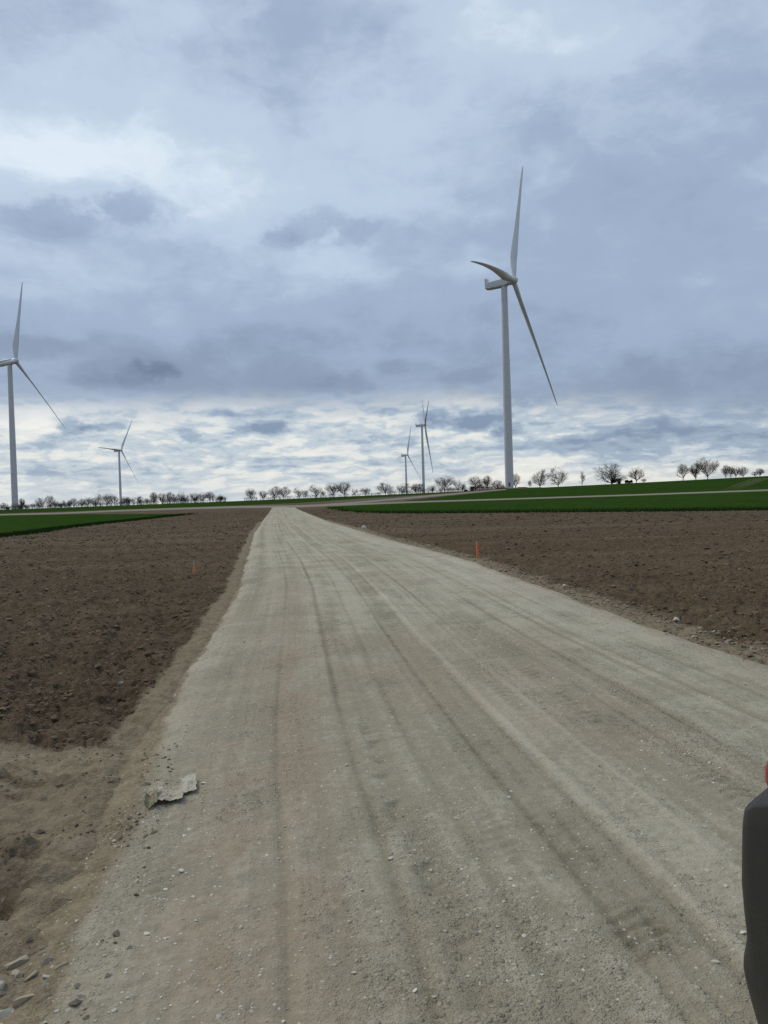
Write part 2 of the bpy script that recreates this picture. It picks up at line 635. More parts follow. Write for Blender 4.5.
M_TWIG = simple('bare_twigs', (0.058, 0.049, 0.042), 0.95, noise=0.2, scale=0.7, spec=0.1)
M_TWIG_PALE = simple('pale_twigs', (0.105, 0.094, 0.084), 0.95, noise=0.2, scale=0.7, spec=0.1)
M_EVERGREEN = simple('evergreen_leaf', (0.016, 0.020, 0.012), 0.8, noise=0.4, scale=1.5, spec=0.2)
M_WOOD = simple('stake_wood', (0.34, 0.27, 0.19), 0.85, noise=0.25, scale=14.0)
M_ORANGE = simple('orange_marker_paint', (0.66, 0.165, 0.035), 0.65, noise=0.2, scale=22.0)
M_ORANGE_TAN = simple('faded_orange_paint', (0.66, 0.24, 0.065), 0.75, noise=0.3, scale=22.0)
M_PAPER = simple('dirty_white_paper', (0.43, 0.395, 0.305), 0.85, noise=0.22, scale=16.0, bump=0.5)
M_SHEET = simple('soiled_paper', (0.38, 0.335, 0.25), 0.85, noise=0.25, scale=16.0, bump=0.5)
M_OLIVE = simple('olive_print', (0.21, 0.188, 0.105), 0.75, noise=0.25, scale=22.0, bump=0.4)
def dusty_plastic():
    m, N, bs = material('black_bumper_plastic')
    tc = N.new('ShaderNodeTexCoord').outputs['Object']
    z = N.split(tc)[2]
    n = N.noise(tc, 9.0, 6.0, 0.65)
    low = N.smooth(z, 0.62, 0.22, 0.0, 0.40)
    d = N.mul(N.smooth(n, 0.38, 0.72), N.add(low, 0.03))
    N.put(bs.inputs['Base Color'], N.mix(d, (0.010, 0.0103, 0.0107), (0.105, 0.090, 0.068)))
    N.put(bs.inputs['Roughness'], N.smooth(n, 0.2, 0.8, 0.40, 0.62))
    bn = N.new('ShaderNodeBump')
    bn.inputs['Strength'].default_value = 0.12
    bn.inputs['Distance'].default_value = 0.003
    N.put(bn.inputs['Height'], N.noise(tc, 420.0, 2.0, 0.5))
    N.l.new(bn.outputs[0], bs.inputs['Normal'])
    return m


M_BUMPER = dusty_plastic()
M_CARPAINT = simple('grey_car_paint', (0.07, 0.075, 0.085), 0.28, metal=0.4, coat=1.0)
M_GLASS = simple('car_glass', (0.012, 0.014, 0.016), 0.05, spec=0.7)
M_LAMP = simple('red_lamp_lens', (0.27, 0.004, 0.010), 0.25, spec=0.3, coat=0.15)
M_TYRE = simple('tyre_rubber', (0.022, 0.022, 0.022), 0.85, noise=0.2, scale=20)
M_RIM = simple('alloy_rim', (0.45, 0.46, 0.48), 0.32, metal=0.9)
M_BLADEGRASS = speckle('wheat_leaf', (0.011, 0.030, 0.005), (0.028, 0.066, 0.012), 2.0)
M_CABINET = simple('dark_cabinet', (0.045, 0.05, 0.05), 0.6, noise=0.1)
M_SHEDWOOD = simple('dark_timber', (0.035, 0.028, 0.022), 0.9, noise=0.3, scale=3.0)


# ------------------------------------------------------------------ ground
def clay_mask(X, Y):
    """How much the earth is worn, pale and smooth instead of dark and cloddy."""
    L, R = road_l(Y), road_r(Y)
    n = fbm(X * 1.3, Y * 1.3, 3, 4)
    n2 = fbm(X * 5.0, Y * 5.0, 13, 3)
    nearroad = (Y < 60)
    dl, dr = L - X, X - R
    # verge of spilled, rolled earth on both sides
    mid_ = (L + R) / 2
    el_ = (1 - sstep(dl + (n - .5) * .14 + (n2 - .5) * .10, 0.16, 0.24)) * (X < mid_)
    er_ = (1 - sstep(dr + (n - .5) * .7 + (n2 - .5) * .3, 0.16, 0.50)) * (X >= mid_)
    c = np.maximum(el_ * .95, er_ * .85) * nearroad
    # turned-off wheel ramp at the left, near
    yy = Y + 0.16 * (X + 2.0) + (n - .5) * .35 + (n2 - .5) * .12
    ramp = sstep(yy, 3.55, 3.95) * (1 - sstep(yy, 5.05, 5.22)) * (X < L + .3)
    ramp2 = .55 * sstep(yy, 2.2, 2.9) * (1 - sstep(yy, 3.6, 4.0)) * (X < L + .3) * sstep(n, .35, .65)
    band = fbm(X * .55 + Y * .3, Y * 3.4 + X * .8, 87, 4)  # dark-earth bands, also painting in ridge shade that the soft light lacks
    ramp_c = ramp * (1 - .55 * sstep(band, .50, .64))
    ramp2 = ramp2 * (1 - .6 * sstep(fbm(X * .9, Y * 4.5 + X * 1.2, 88, 4), .48, .62))
    return np.clip(np.maximum(c, np.maximum(ramp_c, ramp2)), 0, 1), ramp, np.clip(el_, 0, 1) * nearroad, np.clip(er_, 0, 1) * nearroad


def soil_height(X, Y, rr):
    clay, ramp, el_, er_ = clay_mask(X, Y)
    fade = 1 - .45 * sstep(rr, 22, 60)
    h = np.zeros_like(X)
    for wl, a, s in ((.42, .036, 31), (.19, .044, 41), (.105, .050, 51), (.055, .036, 61), (.03, .014, 71)):
        ok = 1 - sstep(rr, wl * 110, wl * 300)
        n = vnoise(X / wl + 3.1 * vnoise(X * 2, Y * 2, s + 1), Y / wl + 3.1 * vnoise(X * 2, Y * 2, s + 2), s)
        n = np.abs(2 * n - 1) ** .8 if wl < .3 else n
        h += a * (n - .45) * ok
    # harrow lines, running roughly away to the left
    h += .030 * np.sin((X * .93 + Y * .35) * 2 * np.pi / .62 + 4 * fbm(X * .6, Y * .6, 5, 2)) * (1 - sstep(rr, 40, 90))
    h *= fade
    flat = (1 - .72 * clay)
    h = h * flat
    # ramp: long wheel ridges pressed across it
    rid = np.sin((Y + .22 * X) * 2 * np.pi / .34 + 3.0 * fbm(X * .9, Y * .9, 81, 3))
    h += ramp * (.014 * np.abs(rid) ** .7 - .020 + .010 * (fbm(X * 9, Y * 16, 83, 3) - .5))
    fur = sstep(Y, 2.1, 2.6) * (1 - sstep(Y, 3.5, 3.9)) * (X < road_l(Y) + .1)
    h += fur * .030 * (fbm(X * 7, Y * 11, 84, 4) - .5) + fur * .026 * np.sin((Y + .30 * X) * 2 * np.pi / .27 + 3.5 * fbm(X * 1.1, Y * 1.1, 82, 3))
    h += er_ * .05 * fbm(X * 4, Y * 4, 91, 3) + el_ * .02 * fbm(X * 4, Y * 4, 92, 3)
    L, R = road_l(Y), road_r(Y)
    inside = sstep(X, L - .05, L + .45) * (1 - sstep(X, R - .45, R + .05)) * (Y < 121)
    return h, clay, inside


def build_ground():
    azf = np.radians(np.arange(-37, 37.01, .125))
    azb = np.radians(np.arange(41, 320, 4.0))
    az = np.concatenate([azf, azb])
    r = [0.0]
    v = .35
    while v < 7000:
        r.append(v)
        v += .12 if v < 1.6 else (.0085 * v if v < 6 else (.0062 * v if v < 40 else (.022 * v if v < 400 else .06 * v)))
    r = np.array(r)
    RR, AA = np.meshgrid(r, az, indexing='ij')
    X, Y = RR * np.sin(AA), RR * np.cos(AA)
    h, clay, inside = soil_height(X, Y, RR)
    Z = terrain(X, Y) + h
    Z = np.where(inside > 0, Z * (1 - inside) + (terrain(X, Y) - .16) * inside, Z)
    # paler streaks lying across the fields
    s = fbm(X * .05 + Y * .02, Y * .45, 101, 4)
    tone = sstep(s, .50, .72) * .55 * sstep(Y, 8, 22) * (Y > 0)
    s2 = fbm(X * .35, Y * 1.6, 111, 4)
    tone = np.clip(tone + .45 * sstep(s2, .50, .72), 0, 1)
    # dry strip beside the track at mid distance
    dr = X - road_r(Y)
    tone = np.maximum(tone, .9 * sstep(dr, .6, 1.2) * (1 - sstep(dr, 2.0, 3.4)) * sstep(Y, 34, 37) * (1 - sstep(Y, 41, 45)))
    v = np.stack([X, Y, Z], -1).reshape(-1, 3)
    # grid_faces winds so that the normal looks up with azimuth running clockwise
    q = grid_faces(len(r), len(az), wrap=True)
    o = mesh_np('ground', v, q[:, ::-1], mat=M_SOIL, smooth=False, attrs={'clay': clay.ravel(), 'tone': tone.ravel()})
    tag(o, kind='structure')


build_ground()


def road_profile(T, X, Y):
    """Height and colour of the gravel across (T in 0..1) and along the track."""
    n_long = fbm(T * 14, Y * .16, 201, 4)
    n_long2 = fbm(T * 70, Y * .14, 211, 3)
    n_mid = fbm(X * 2.2, Y * 2.2, 221, 4)
    n_fine = fbm(X * 14, Y * 14, 231, 3)
    wob = .010 * (fbm(Y * .25, Y * 0 + 3, 241, 3) - .5)
    tone = .46 + .24 * (n_long - .5) + .14 * (n_long2 - .5) + .22 * (n_mid - .5)
    h = .05 * (1 - (2 * T - 1) ** 2) + .016 * (n_mid - .5) + .012 * (n_fine - .5) + .010 * (n_long2 - .5)
    rut = [  # t, width, tone, depth
        (.085, .022, -.20, -.008), (.215, .010, -.14, -.008), (.262, .005, -.24, -.012), (.300, .014, -.10, -.004),
        (.335, .005, -.10, -.006), (.375, .006, .14, .007), (.398, .004, -.18, -.009), (.420, .018, -.16, -.007), (.447, .004, -.16, -.008),
        (.462, .006, .16, .008), (.500, .012, -.10, -.004), (.520, .004, .10, .005),
        (.545, .004, -.20, -.009), (.585, .018, -.14, -.006), (.618, .004, -.12, -.006), (.640, .007, .12, .005), (.672, .004, -.26, -.011),
        (.690, .004, .10, .004), (.715, .012, .08, .003), (.745, .004, -.22, -.010), (.775, .005, -.10, -.004), (.800, .020, .10, .003), (.845, .005, -.17, -.008),
        (.872, .004, -.10, -.004), (.900, .025, .12, .0), (.145, .012, .06, .0), (.178, .004, -.14, -.007), (.030, .014, .08, .0), (.965, .012, -.06, -.004)]
    for i, (t0, w, c, d) in enumerate(rut):
        k = np.exp(-((T + .3 * wob - t0 - .003 * (fbm(Y * .25, Y * 0 + i, 251 + i, 2) - .5)) / w) ** 2)
        on = .30 + 1.0 * sstep(fbm(Y * .22 + 7 * i, Y * 0 + i * 3.3, 271 + i, 3), .34, .60)
        tone += (.95 if w < .007 else .55) * c * k * on
        h += (.9 if w < .007 else .5) * d * k * on
    # tyre tread printed in softer patches of the lanes
    for i, (t0, w, y0, y1, per, amp) in enumerate([
            (.280, .016, 7.8, 11.0, .16, .010), (.290, .016, 2.8, 3.8, .075, .007), (.583, .020, 4.6, 7.0, .105, .013), (.600, .022, 3.4, 4.5, .085, .012),
            (.370, .022, 2.9, 3.9, .072, .007), (.415, .026, 2.3, 3.1, .07, .008), (.425, .018, 8.5, 14.0, .20, .008), (.500, .018, 5.5, 7.5, .11, .006),
            (.095, .024, 2.3, 3.6, .075, .006), (.735, .018, 9.0, 15.0, .2, .007)]):
        k = np.exp(-((T - t0) / w) ** 4) * sstep(Y, y0, y0 + .35) * (1 - sstep(Y, y1 - .5, y1))
        on = k * sstep(fbm(X * 5, Y * 5, 301 + i, 3), .34, .56)
        wv = np.sin((Y + .5 * np.abs(X - (road_l(Y) + t0 * 5.4))) * 2 * np.pi / per + 3.0 * n_mid)
        wv = np.sign(wv) * np.abs(wv) ** .7 + 1.2 * (fbm(X * 22, Y * 22, 391, 2) - .5)
        h += .48 * amp * on * wv * (.2 + 1.6 * n_fine)
        tone += on * (.07 * wv - .08)
    # a broken line of small hollows
    hol = np.exp(-((T - .287 - .004 * np.sin(Y * 3)) / .0085) ** 2) * sstep(fbm(Y * 9, T * 30, 331, 2), .50, .66) * (Y < 5.2)
    h -= .020 * hol
    tone -= .10 * hol
    # paler across the whole track with distance, paler still on the right side
    tone += .10 * sstep(Y, 5, 14) + .08 * sstep(T, .72, .85) * sstep(Y, 4, 9)
    rust = np.exp(-((T - .160 + .03 * (n_mid - .5)) / .066) ** 2) * (1 - sstep(Y, 9, 20)) * (.55 + .8 * sstep(n_long, .35, .6))
    rust = np.maximum(rust, .75 * np.exp(-((T - .95) / .05) ** 2) * sstep(n_mid, .38, .60))
    rust = np.maximum(rust, .45 * sstep(fbm(X * .8, Y * .5, 341, 3), .52, .72))
    return h, tone, np.clip(rust, 0, 1)


def build_road():
    ys = [-9.0]
    y = -9.0
    while y < 122:
        y += .25 if y < 1.6 else (.0125 if y < 5.2 else (.0024 * y if y < 22 else .0045 * y))
        ys.append(y)
    ys = np.array(ys)
    tt = np.linspace(-.09, 1.09, 420)
    Y, T = np.meshgrid(ys, tt, indexing='ij')
    L, R = road_l(Y), road_r(Y)
    X = L + (R - L) * T
    h, tone, rust = road_profile(T, X, Y)
    out = np.maximum(-T, T - 1) * (R - L)
    out = out + .12 * (fbm(X * 1.1, Y * 1.1, 351, 3) - .5) + .06 * (fbm(X * 9, Y * 9, 361, 4) - .5)
    h = h + .035 - .13 * sstep(out, -.30, .34)
    # earth trodden onto the margin: wide at the near left, narrow elsewhere
    near_l = (T < .5) * (1 - sstep(Y, 4.6, 6.5))
    wide = .16 + .28 * near_l
    earth = sstep(out + .16 * (fbm(X * 2.2, Y * .8, 371, 4) - .5), -wide, -.02)
    Z = terrain(X, Y) + h
    # the near left shoulder is lost under washed earth
    v = np.stack([X, Y, Z], -1).reshape(-1, 3)
    q = grid_faces(len(ys), len(tt))
    o = mesh_np('gravel_road', v, q, mat=M_ROAD, attrs={'tone': np.clip(tone, 0, 1).ravel(), 'rust': rust.ravel(), 'earth': earth.ravel(), 'lane': T.ravel()})
    tag(o, kind='structure')


build_road()


# ------------------------------------------------------------------ fields and tracks beyond the ploughed ground
def line_xy(pts, n):
    """pts: list of (px, row) or (px, None) = the back of the skyline."""
    pxs = np.linspace(pts[0][0], pts[-1][0], n)
    rows = np.interp(pxs, [p[0] for p in pts], [(-1 if p[1] is None else p[1]) for p in pts])
    none_all = all(p[1] is None for p in pts)
    out = []
    for px, rw in zip(pxs, rows):
        if none_all:
            d = ray_dir(px, 500)
            out.append((d.x / d.y * 300.0, 300.0))
        else:
            g = ground_at(px, rw)
            out.append((g.x, g.y))
    return np.array(out)


def strip(name, near, far, mat, off, n=160, m=40, ragged=0.0, tram=False, kind='structure'):
    a = line_xy(near, n)
    b_ = line_xy(far, n)
    s = np.linspace(0, 1, m)[:, None, None]
    P = a[None] * (1 - s) + b_[None] * s
    X, Y = P[..., 0], P[..., 1]
    if ragged:
        Y = Y + (1 - s[..., 0]) ** 3 * ragged * (fbm(X * .35, Y * 0, 401, 4) - .5) * 2
    Z = terrain(X, Y) + off
    att = np.zeros_like(X)
    if tram:
        u = X / np.maximum(Y, 1)
        for k0 in (.487, .4945, .500, .5065):
            att += .8 * np.exp(-((u - k0 - .03 * (Y - 210) / 60) / .0016) ** 2) * sstep(Y, 110, 160)
    Z = np.where(np.abs(s[..., 0]) < 1e-6, Z - off - .05, Z)
    o = mesh_np(name, np.stack([X, Y, Z], -1).reshape(-1, 3), grid_faces(m, n), mat=mat,
                attrs={'tram': np.clip(att, 0, 1).ravel()})
    return tag(o, kind=kind)


strip('skyline_grass', [(-150, 518), (0, 513.8), (60, 511.8), (130, 509.3), (250, 505.2), (300, 503), (340, 500.2), (370, 498.2), (430, 494.6), (470, 491.5)],
      [(-150, None), (470, None)], M_GRASS, .07, n=200)
strip('hillside_grass', [(405, 501.4), (440, 500.7), (490, 499.3), (540, 497.7), (640, 494.1), (768, 489.6), (930, 484)],
      [(405, 501.2), (440, 497.2), (490, 492), (530, 489.3), (640, 484.5), (768, 478), (930, 471)], M_GRASS, .07, n=900, tram=True)
strip('hillside_grass', [(478, 492.6), (530, 489.6), (640, 484.8), (768, 478.3), (930, 471.3)],
      [(478, None), (930, None)], M_GRASS, .075, n=420, m=40)
strip('wheat_field', [(326, 507.6), (345, 510.8), (370, 512.6), (420, 513.2), (500, 512.4), (640, 511.2), (768, 510), (930, 510)],
      [(326, 507.2), (360, 505.6), (420, 503.2), (490, 501.0), (640, 496.1), (768, 491.6), (930, 486)], M_GRASS, .08, n=260, ragged=2.2)
strip('wheat_field', [(-150, 549), (0, 537), (60, 528.5), (100, 524), (160, 517.5), (186, 514.9)],
      [(-150, 523), (0, 516), (60, 514.8), (100, 514.6), (160, 514.4), (186, 514.5)], M_GRASS, .08, n=160, ragged=2.2)
strip('bare_slope', [(330, 505), (360, 504), (420, 502), (470, 500.4), (500, 499)],
      [(330, 501), (360, 499), (420, 495.4), (470, 491.8), (500, 490)], M_BARE, .05, n=80)
strip('farm_track', [(-150, 519.2), (0, 515.6), (60, 514.2), (120, 511.6), (180, 509.6), (240, 508.0), (300, 507.6)],
      [(-150, 518.3), (0, 514.7), (60, 513.2), (120, 510.6), (180, 508.4), (240, 506.6), (300, 505.8)], M_TRACK, .10, n=120)
strip('farm_track', [(288, 508.2), (320, 506.6), (360, 505.2), (420, 503.0), (490, 500.7), (640, 495.9), (768, 491.3), (930, 485.6)],
      [(288, 506.2), (320, 504.9), (360, 503.9), (420, 501.9), (490, 499.6), (640, 494.7), (768, 490.0), (930, 484.3)], M_TRACK, .10, n=160)
strip('turbine_access_track', [(318, 506.2), (340, 505), (372, 502.6), (430, 497.2), (470, 493.4), (506, 490.2)],
      [(318, 505), (340, 503.6), (372, 501), (430, 495.6), (470, 492.2), (506, 489.2)], M_TRACK, .11, n=90)


def build_seedlings():
    """Leaf blades that roughen the near edge of the sown fields."""
    P = []
    for pts in ([(330, 508.2), (345, 510.8), (370, 512.6), (420, 513.2), (500, 512.4), (640, 511.2), (768, 510), (860, 510)],
                [(-60, 541), (0, 537), (60, 528.5), (100, 524), (160, 517.5), (184, 515)]):
        ln = line_xy(pts, 300)
        for _ in range(9000):
            i = int(rng.integers(0, len(ln) - 1))
            f_ = rng.random()
            p = ln[i] * (1 - f_) + ln[i + 1] * f_
            P.append((p[0] + rng.normal(0, .4), p[1] + abs(rng.normal(0, 3.0)) - 1.6))
    P = np.array(P)
    n = len(P)
    a = rng.uniform(0, 2 * np.pi, n)
    w = rng.uniform(.015, .05, n)
    h = rng.uniform(.06, .17, n)
    z = terrain(P[:, 0], P[:, 1])
    dx, dy = np.cos(a) * w, np.sin(a) * w
    v0 = np.stack([P[:, 0] - dx, P[:, 1] - dy, z], -1)
    v1 = np.stack([P[:, 0] + dx, P[:, 1] + dy, z], -1)
    v2 = np.stack([P[:, 0] + rng.normal(0, .05, n), P[:, 1] + rng.normal(0, .05, n), z + .07 + h], -1)
    v = np.stack([v0, v1, v2], 1).reshape(-1, 3)
    o = mesh_np('wheat_seedlings', v, tris=np.arange(3 * n).reshape(-1, 3), mat=M_BLADEGRASS, smooth=False)
    tag(o, 'short dark green shoots along the edge of the sown fields', 'crop', kind='stuff')


build_seedlings()


# ------------------------------------------------------------------ loose clods and gravel
def ico():
    bm = bmesh.new()
    bmesh.ops.create_icosphere(bm, subdivisions=1, radius=1)
    v = np.array([p.co[:] for p in bm.verts])
    f_ = np.array([[q.index for q in p.verts] for p in bm.faces])
    bm.free()
    return v, f_


ICO_V, ICO_F = ico()
OCT_V = np.array([[1, 0, 0], [0, 1, 0], [-1, 0, 0], [0, -1, 0], [0, 0, 1], [0, 0, -1.]])
OCT_F = np.array([[0, 1, 4], [1, 2, 4], [2, 3, 4], [3, 0, 4], [1, 0, 5], [2, 1, 5], [3, 2, 5], [0, 3, 5]])


def scatter(name, X, Y, Z, S, base_v, base_f, mat, flat=.6, rough=.35, smooth=False):
    n, k = len(X), len(base_v)
    v = np.repeat(base_v[None], n, 0) * (1 + rng.uniform(-rough, rough, (n, k, 1)))
    sc = np.stack([S * rng.uniform(.7, 1.3, n), S * rng.uniform(.7, 1.3, n), S * flat * rng.uniform(.6, 1.25, n)], -1)
    v = v * sc[:, None]
    tl = rng.normal(0, .35, n)
    c, s = np.cos(tl)[:, None], np.sin(tl)[:, None]
    v = np.stack([v[..., 0] * c - v[..., 2] * s, v[..., 1], v[..., 0] * s + v[..., 2] * c], -1)
    a = rng.uniform(0, 2 * np.pi, n)
    c, s = np.cos(a)[:, None], np.sin(a)[:, None]
    v = np.stack([v[..., 0] * c - v[..., 1] * s, v[..., 0] * s + v[..., 1] * c, v[..., 2]], -1)
    v += np.stack([X, Y, Z], -1)[:, None]
    f_ = (base_f[None] + (np.arange(n) * k)[:, None, None]).reshape(-1, 3)
    return mesh_np(name, v.reshape(-1, 3), tris=f_, mat=mat, smooth=smooth)


def surface_z(x, y):
    X, Y = np.array([x]), np.array([y])
    L, R = float(road_l(y)), float(road_r(y))
    T = (x - L) / (R - L)
    h, _, ins = soil_height(X, Y, np.hypot(X, Y))
    zs = float(h[0])
    if -.06 < T < 1.06:
        hr, _, _ = road_profile(np.array([T]), X, Y)
        o_ = max(-T, T - 1) * (R - L)
        zr = float(hr[0]) + .035 - .13 * float(sstep(np.array([o_]), -.3, .34)[0])
        zs = max(zr, zs * (1 - float(ins[0])) - .16 * float(ins[0]))
    return tz(x, y) + zs


def surface_np(X, Y):
    L, R = road_l(Y), road_r(Y)
    T = (X - L) / (R - L)
    h, _, ins = soil_height(X, Y, np.hypot(X, Y))
    hr, _, _ = road_profile(T, X, Y)
    o_ = np.maximum(-T, T - 1) * (R - L)
    zr = hr + .035 - .13 * sstep(o_, -.3, .34)
    return terrain(X, Y) + np.where((T > -.06) & (T < 1.06), np.maximum(zr, h * (1 - ins) - .16 * ins), h)


def build_clods():
    # density falls off with distance as the clods shrink from view
    n = 100000
    Y = 3.9 * np.exp(rng.uniform(0, 1, n) ** .85 * math.log(95 / 3.9))
    u = rng.uniform(-.60, .60, n)
    X = u * Y
    L, R = road_l(Y), road_r(Y)
    clay, ramp, el_, er_ = clay_mask(X, Y)
    clump = fbm(X * 1.6, Y * 1.6, 771, 3)
    keep = ((X < L - .05) | (X > R + .1)) & (rng.random(n) > clay * 1.1) & (rng.random(n) < .25 + 1.4 * (clump - .25))
    X, Y = X[keep], Y[keep]
    rr = np.hypot(X, Y)
    h, _, _ = soil_height(X, Y, rr)
    S = np.clip(rng.lognormal(math.log(.0108), .52, len(X)), .004, .036) * (1 + .045 * np.maximum(rr - 5, 0))
    S = np.minimum(S, .10)
    big = S / (1 + .045 * np.maximum(rr - 5, 0)) > .019
    zz_ = terrain(X, Y) + h + S * .10
    o = scatter('soil_clods', X[big], Y[big], zz_[big], S[big], ICO_V, ICO_F, M_CLOD, .58, .36)
    tag(o, 'dark lumpy clods of turned earth strewn over the ploughed fields', 'soil', kind='stuff')
    o = scatter('soil_crumbs', X[~big], Y[~big], zz_[~big], S[~big], OCT_V, OCT_F, M_CLOD, .65, .30)
    tag(o, 'small crumbs of dark earth strewn over the ploughed fields', 'soil', kind='stuff')
    # crumbs spilled over the washed earth at the near left
    n = 3800
    Y = rng.uniform(2.1, 5.4, n)
    X = road_l(Y) + .35 - abs(rng.normal(0, 1.0, n))
    clump = fbm(X * 2.6, Y * 3.2, 781, 3)
    keep = rng.random(n) < np.clip((clump - .42) * 3.2, 0.03, 1)
    X, Y = X[keep], Y[keep]
    zz_ = surface_np(X, Y)
    S = np.clip(rng.lognormal(math.log(.0060), .55, len(X)), .003, .022)
    o = scatter('earth_crumbs', X, Y, zz_ + S * .1, S, OCT_V, OCT_F,
                speckle('dry_earth', (0.075, 0.056, 0.040), (0.27, 0.225, 0.165), 25.0), .6, .3)
    tag(o, 'brown and tan crumbs of earth spilled along the near left verge', 'soil', kind='stuff')
    # tan lumps pushed up along the right-hand verge
    n = 2200
    Y = 6.0 * np.exp(rng.uniform(0, math.log(6), n))
    X = road_r(Y) + rng.normal(.22, .17, n)
    h, _, _ = soil_height(X, Y, np.hypot(X, Y))
    S = np.clip(rng.lognormal(math.log(.013), .5, n), .005, .036)
    o = scatter('verge_rubble', X, Y, terrain(X, Y) + h + S * .2, S, ICO_V, ICO_F,
                speckle('verge_lump', (0.15, 0.120, 0.083), (0.34, 0.285, 0.205), 20.0), .6, .3)
    tag(o, 'tan lumps and chips of stone along the edges of the gravel track', 'rubble', kind='stuff')


build_clods()


def build_gravel():
    n = 17000
    Y = 2.2 * np.exp(rng.uniform(0, math.log(30 / 2.2), n))
    T = rng.uniform(-.04, 1.04, n)
    # loose stone gathers between the wheel lanes
    dens = fbm(T * 14, Y * .3, 501, 3) + .5 * np.exp(-((T - .6) / .05) ** 2) + .35 * np.exp(-((T - .06) / .07) ** 2)
    keep = rng.random(n) < np.clip((dens - .32) * 1.3, .05, .8)
    Y, T = Y[keep], T[keep]
    L, R = road_l(Y), road_r(Y)
    X = L + (R - L) * T
    h, _, _ = road_profile(T, X, Y)
    out = np.maximum(-T, T - 1) * (R - L)
    h = h + .035 - .13 * sstep(out, -.30, .34)
    S = np.clip(rng.lognormal(math.log(.0038), .45, len(X)), .002, .012) * (1 + .035 * Y)
    o = scatter('loose_gravel', X, Y, terrain(X, Y) + h + S * .1, S, ICO_V, ICO_F, M_GRAVEL, .42, .3)
    tag(o, 'loose pale chips of gravel lying on the track', 'gravel', kind='stuff')


build_gravel()


# ------------------------------------------------------------------ stones one can pick out
def stone(px, py, wpx, ratio, flat, rz, mat, label, group=None, seed=0, sink=.33):
    g = ground_at(px, py)
    g.z = surface_z(g.x, g.y)
    w = wpx * g.y / F / 2
    r_ = random.Random(seed)
    bm = bmesh.new()
    bmesh.ops.create_icosphere(bm, subdivisions=2, radius=1)
    pl = []
    for _ in range(8):
        nv = Vector((r_.gauss(0, 1), r_.gauss(0, 1), r_.gauss(0, .9))).normalized()
        pl.append((nv, r_.uniform(.38, .72)))
    for v in bm.verts:
        for nv, d_ in pl:
            k = v.co.dot(nv) - d_
            if k > 0: v.co -= nv * k
        v.co *= 1 + .12 * (r_.random() - .5)
    for v in bm.verts:
        v.co = Vector((v.co.x * w * 1.2, v.co.y * w * ratio * 1.15, v.co.z * w * flat * 1.45))
    o = bm_obj('stone', bm, mat, smooth=False)
    o.location = (g.x, g.y, g.z + w * flat * (.5 - sink))
    o.rotation_euler = (r_.uniform(-.2, .2), r_.uniform(-.25, .25), math.radians(rz))
    return tag(o, label, 'stone', group)


ST = 'stones beside the gravel track'
stone(26, 1003, 24, .52, .42, 38, M_STONE_TAN, 'large tan oblong stone, nearest the bottom left corner of the track edge', ST, 1)
stone(4, 1012, 26, .40, .34, 25, M_STONE_PALE, 'pale whitish slab stone cut by the left edge, beside the tan oblong stone', ST, 2)
stone(19, 958, 25, .75, .45, 20, M_STONE, 'broad grey-brown stone half sunk in dark earth, uppermost of the roadside heap', ST, 3)
stone(44, 955, 13, .8, .6, 0, M_STONE, 'small rounded grey stone just right of the broad half sunk one', ST, 4)
stone(17, 975, 17, .7, .5, 10, M_STONE, 'grey stone in the middle of the heap, left of the long sloping one', ST, 5)
stone(34, 977, 20, .5, .5, 33, M_STONE, 'long grey stone sloping up to the right in the middle of the heap', ST, 6)
stone(49, 966, 16, .38, .55, 48, M_STONE, 'thin steep-tilted dark grey stone at the right side of the heap', ST, 7)
stone(49, 983, 12, .55, .4, 18, M_STONE_PALE, 'small pale stone just below the thin steep-tilted one', ST, 8)
stone(62, 975, 16, .55, .35, 15, M_STONE, 'flat grey stone at the right end of the heap on the gravel', ST, 9)
stone(3, 992, 10, .9, .7, 0, M_STONE_PALE, 'little pale round stone against the left picture edge above the whitish slab', ST, 10)
stone(45, 993, 11, .8, .5, 40, M_STONE, 'small grey stone above and right of the tan oblong stone', ST, 11)
stone(78, 1000, 11, .75, .6, 60, M_STONE, 'angular tan-grey stone alone on the gravel right of the heap', ST, 12)
stone(108, 991, 9, .6, .5, 30, M_STONE, 'small stone farthest right of the heap, lying on bare gravel', ST, 13)
stone(131, 962, 9, .7, .6, 10, M_STONE, 'single grey pebble on the dark left wheel lane', ST, 14)
stone(84, 1011, 11, .45, .4, 22, M_STONE_PALE, 'pale sliver of stone just below the angular tan-grey stone', ST, 15)
stone(121, 680, 7, .6, .6, 20, M_STONE, 'light stone in the dark clods of the left ploughed field near the verge', ST, 16)
stone(676, 621, 7, .7, .7, 10, M_STONE_PALE, 'pale stone on the right ploughed field close to the track edge', ST, 17)
stone(713, 634, 6, .7, .7, 50, M_STONE_PALE, 'pale stone nearest the right picture edge at the track verge', ST, 18)
stone(565, 588, 5, .8, .8, 0, M_STONE_PALE, 'small pale stone on the right verge beyond the others', ST, 19)
stone(365, 529, 6, .8, .9, 0, M_STONE_PALE, 'pale stone at the right track edge far up the road', ST, 20)
stone(355, 992, 6, .8, .6, 0, M_STONE_PALE, 'small white chip at the bottom middle of the gravel track', ST, 21)


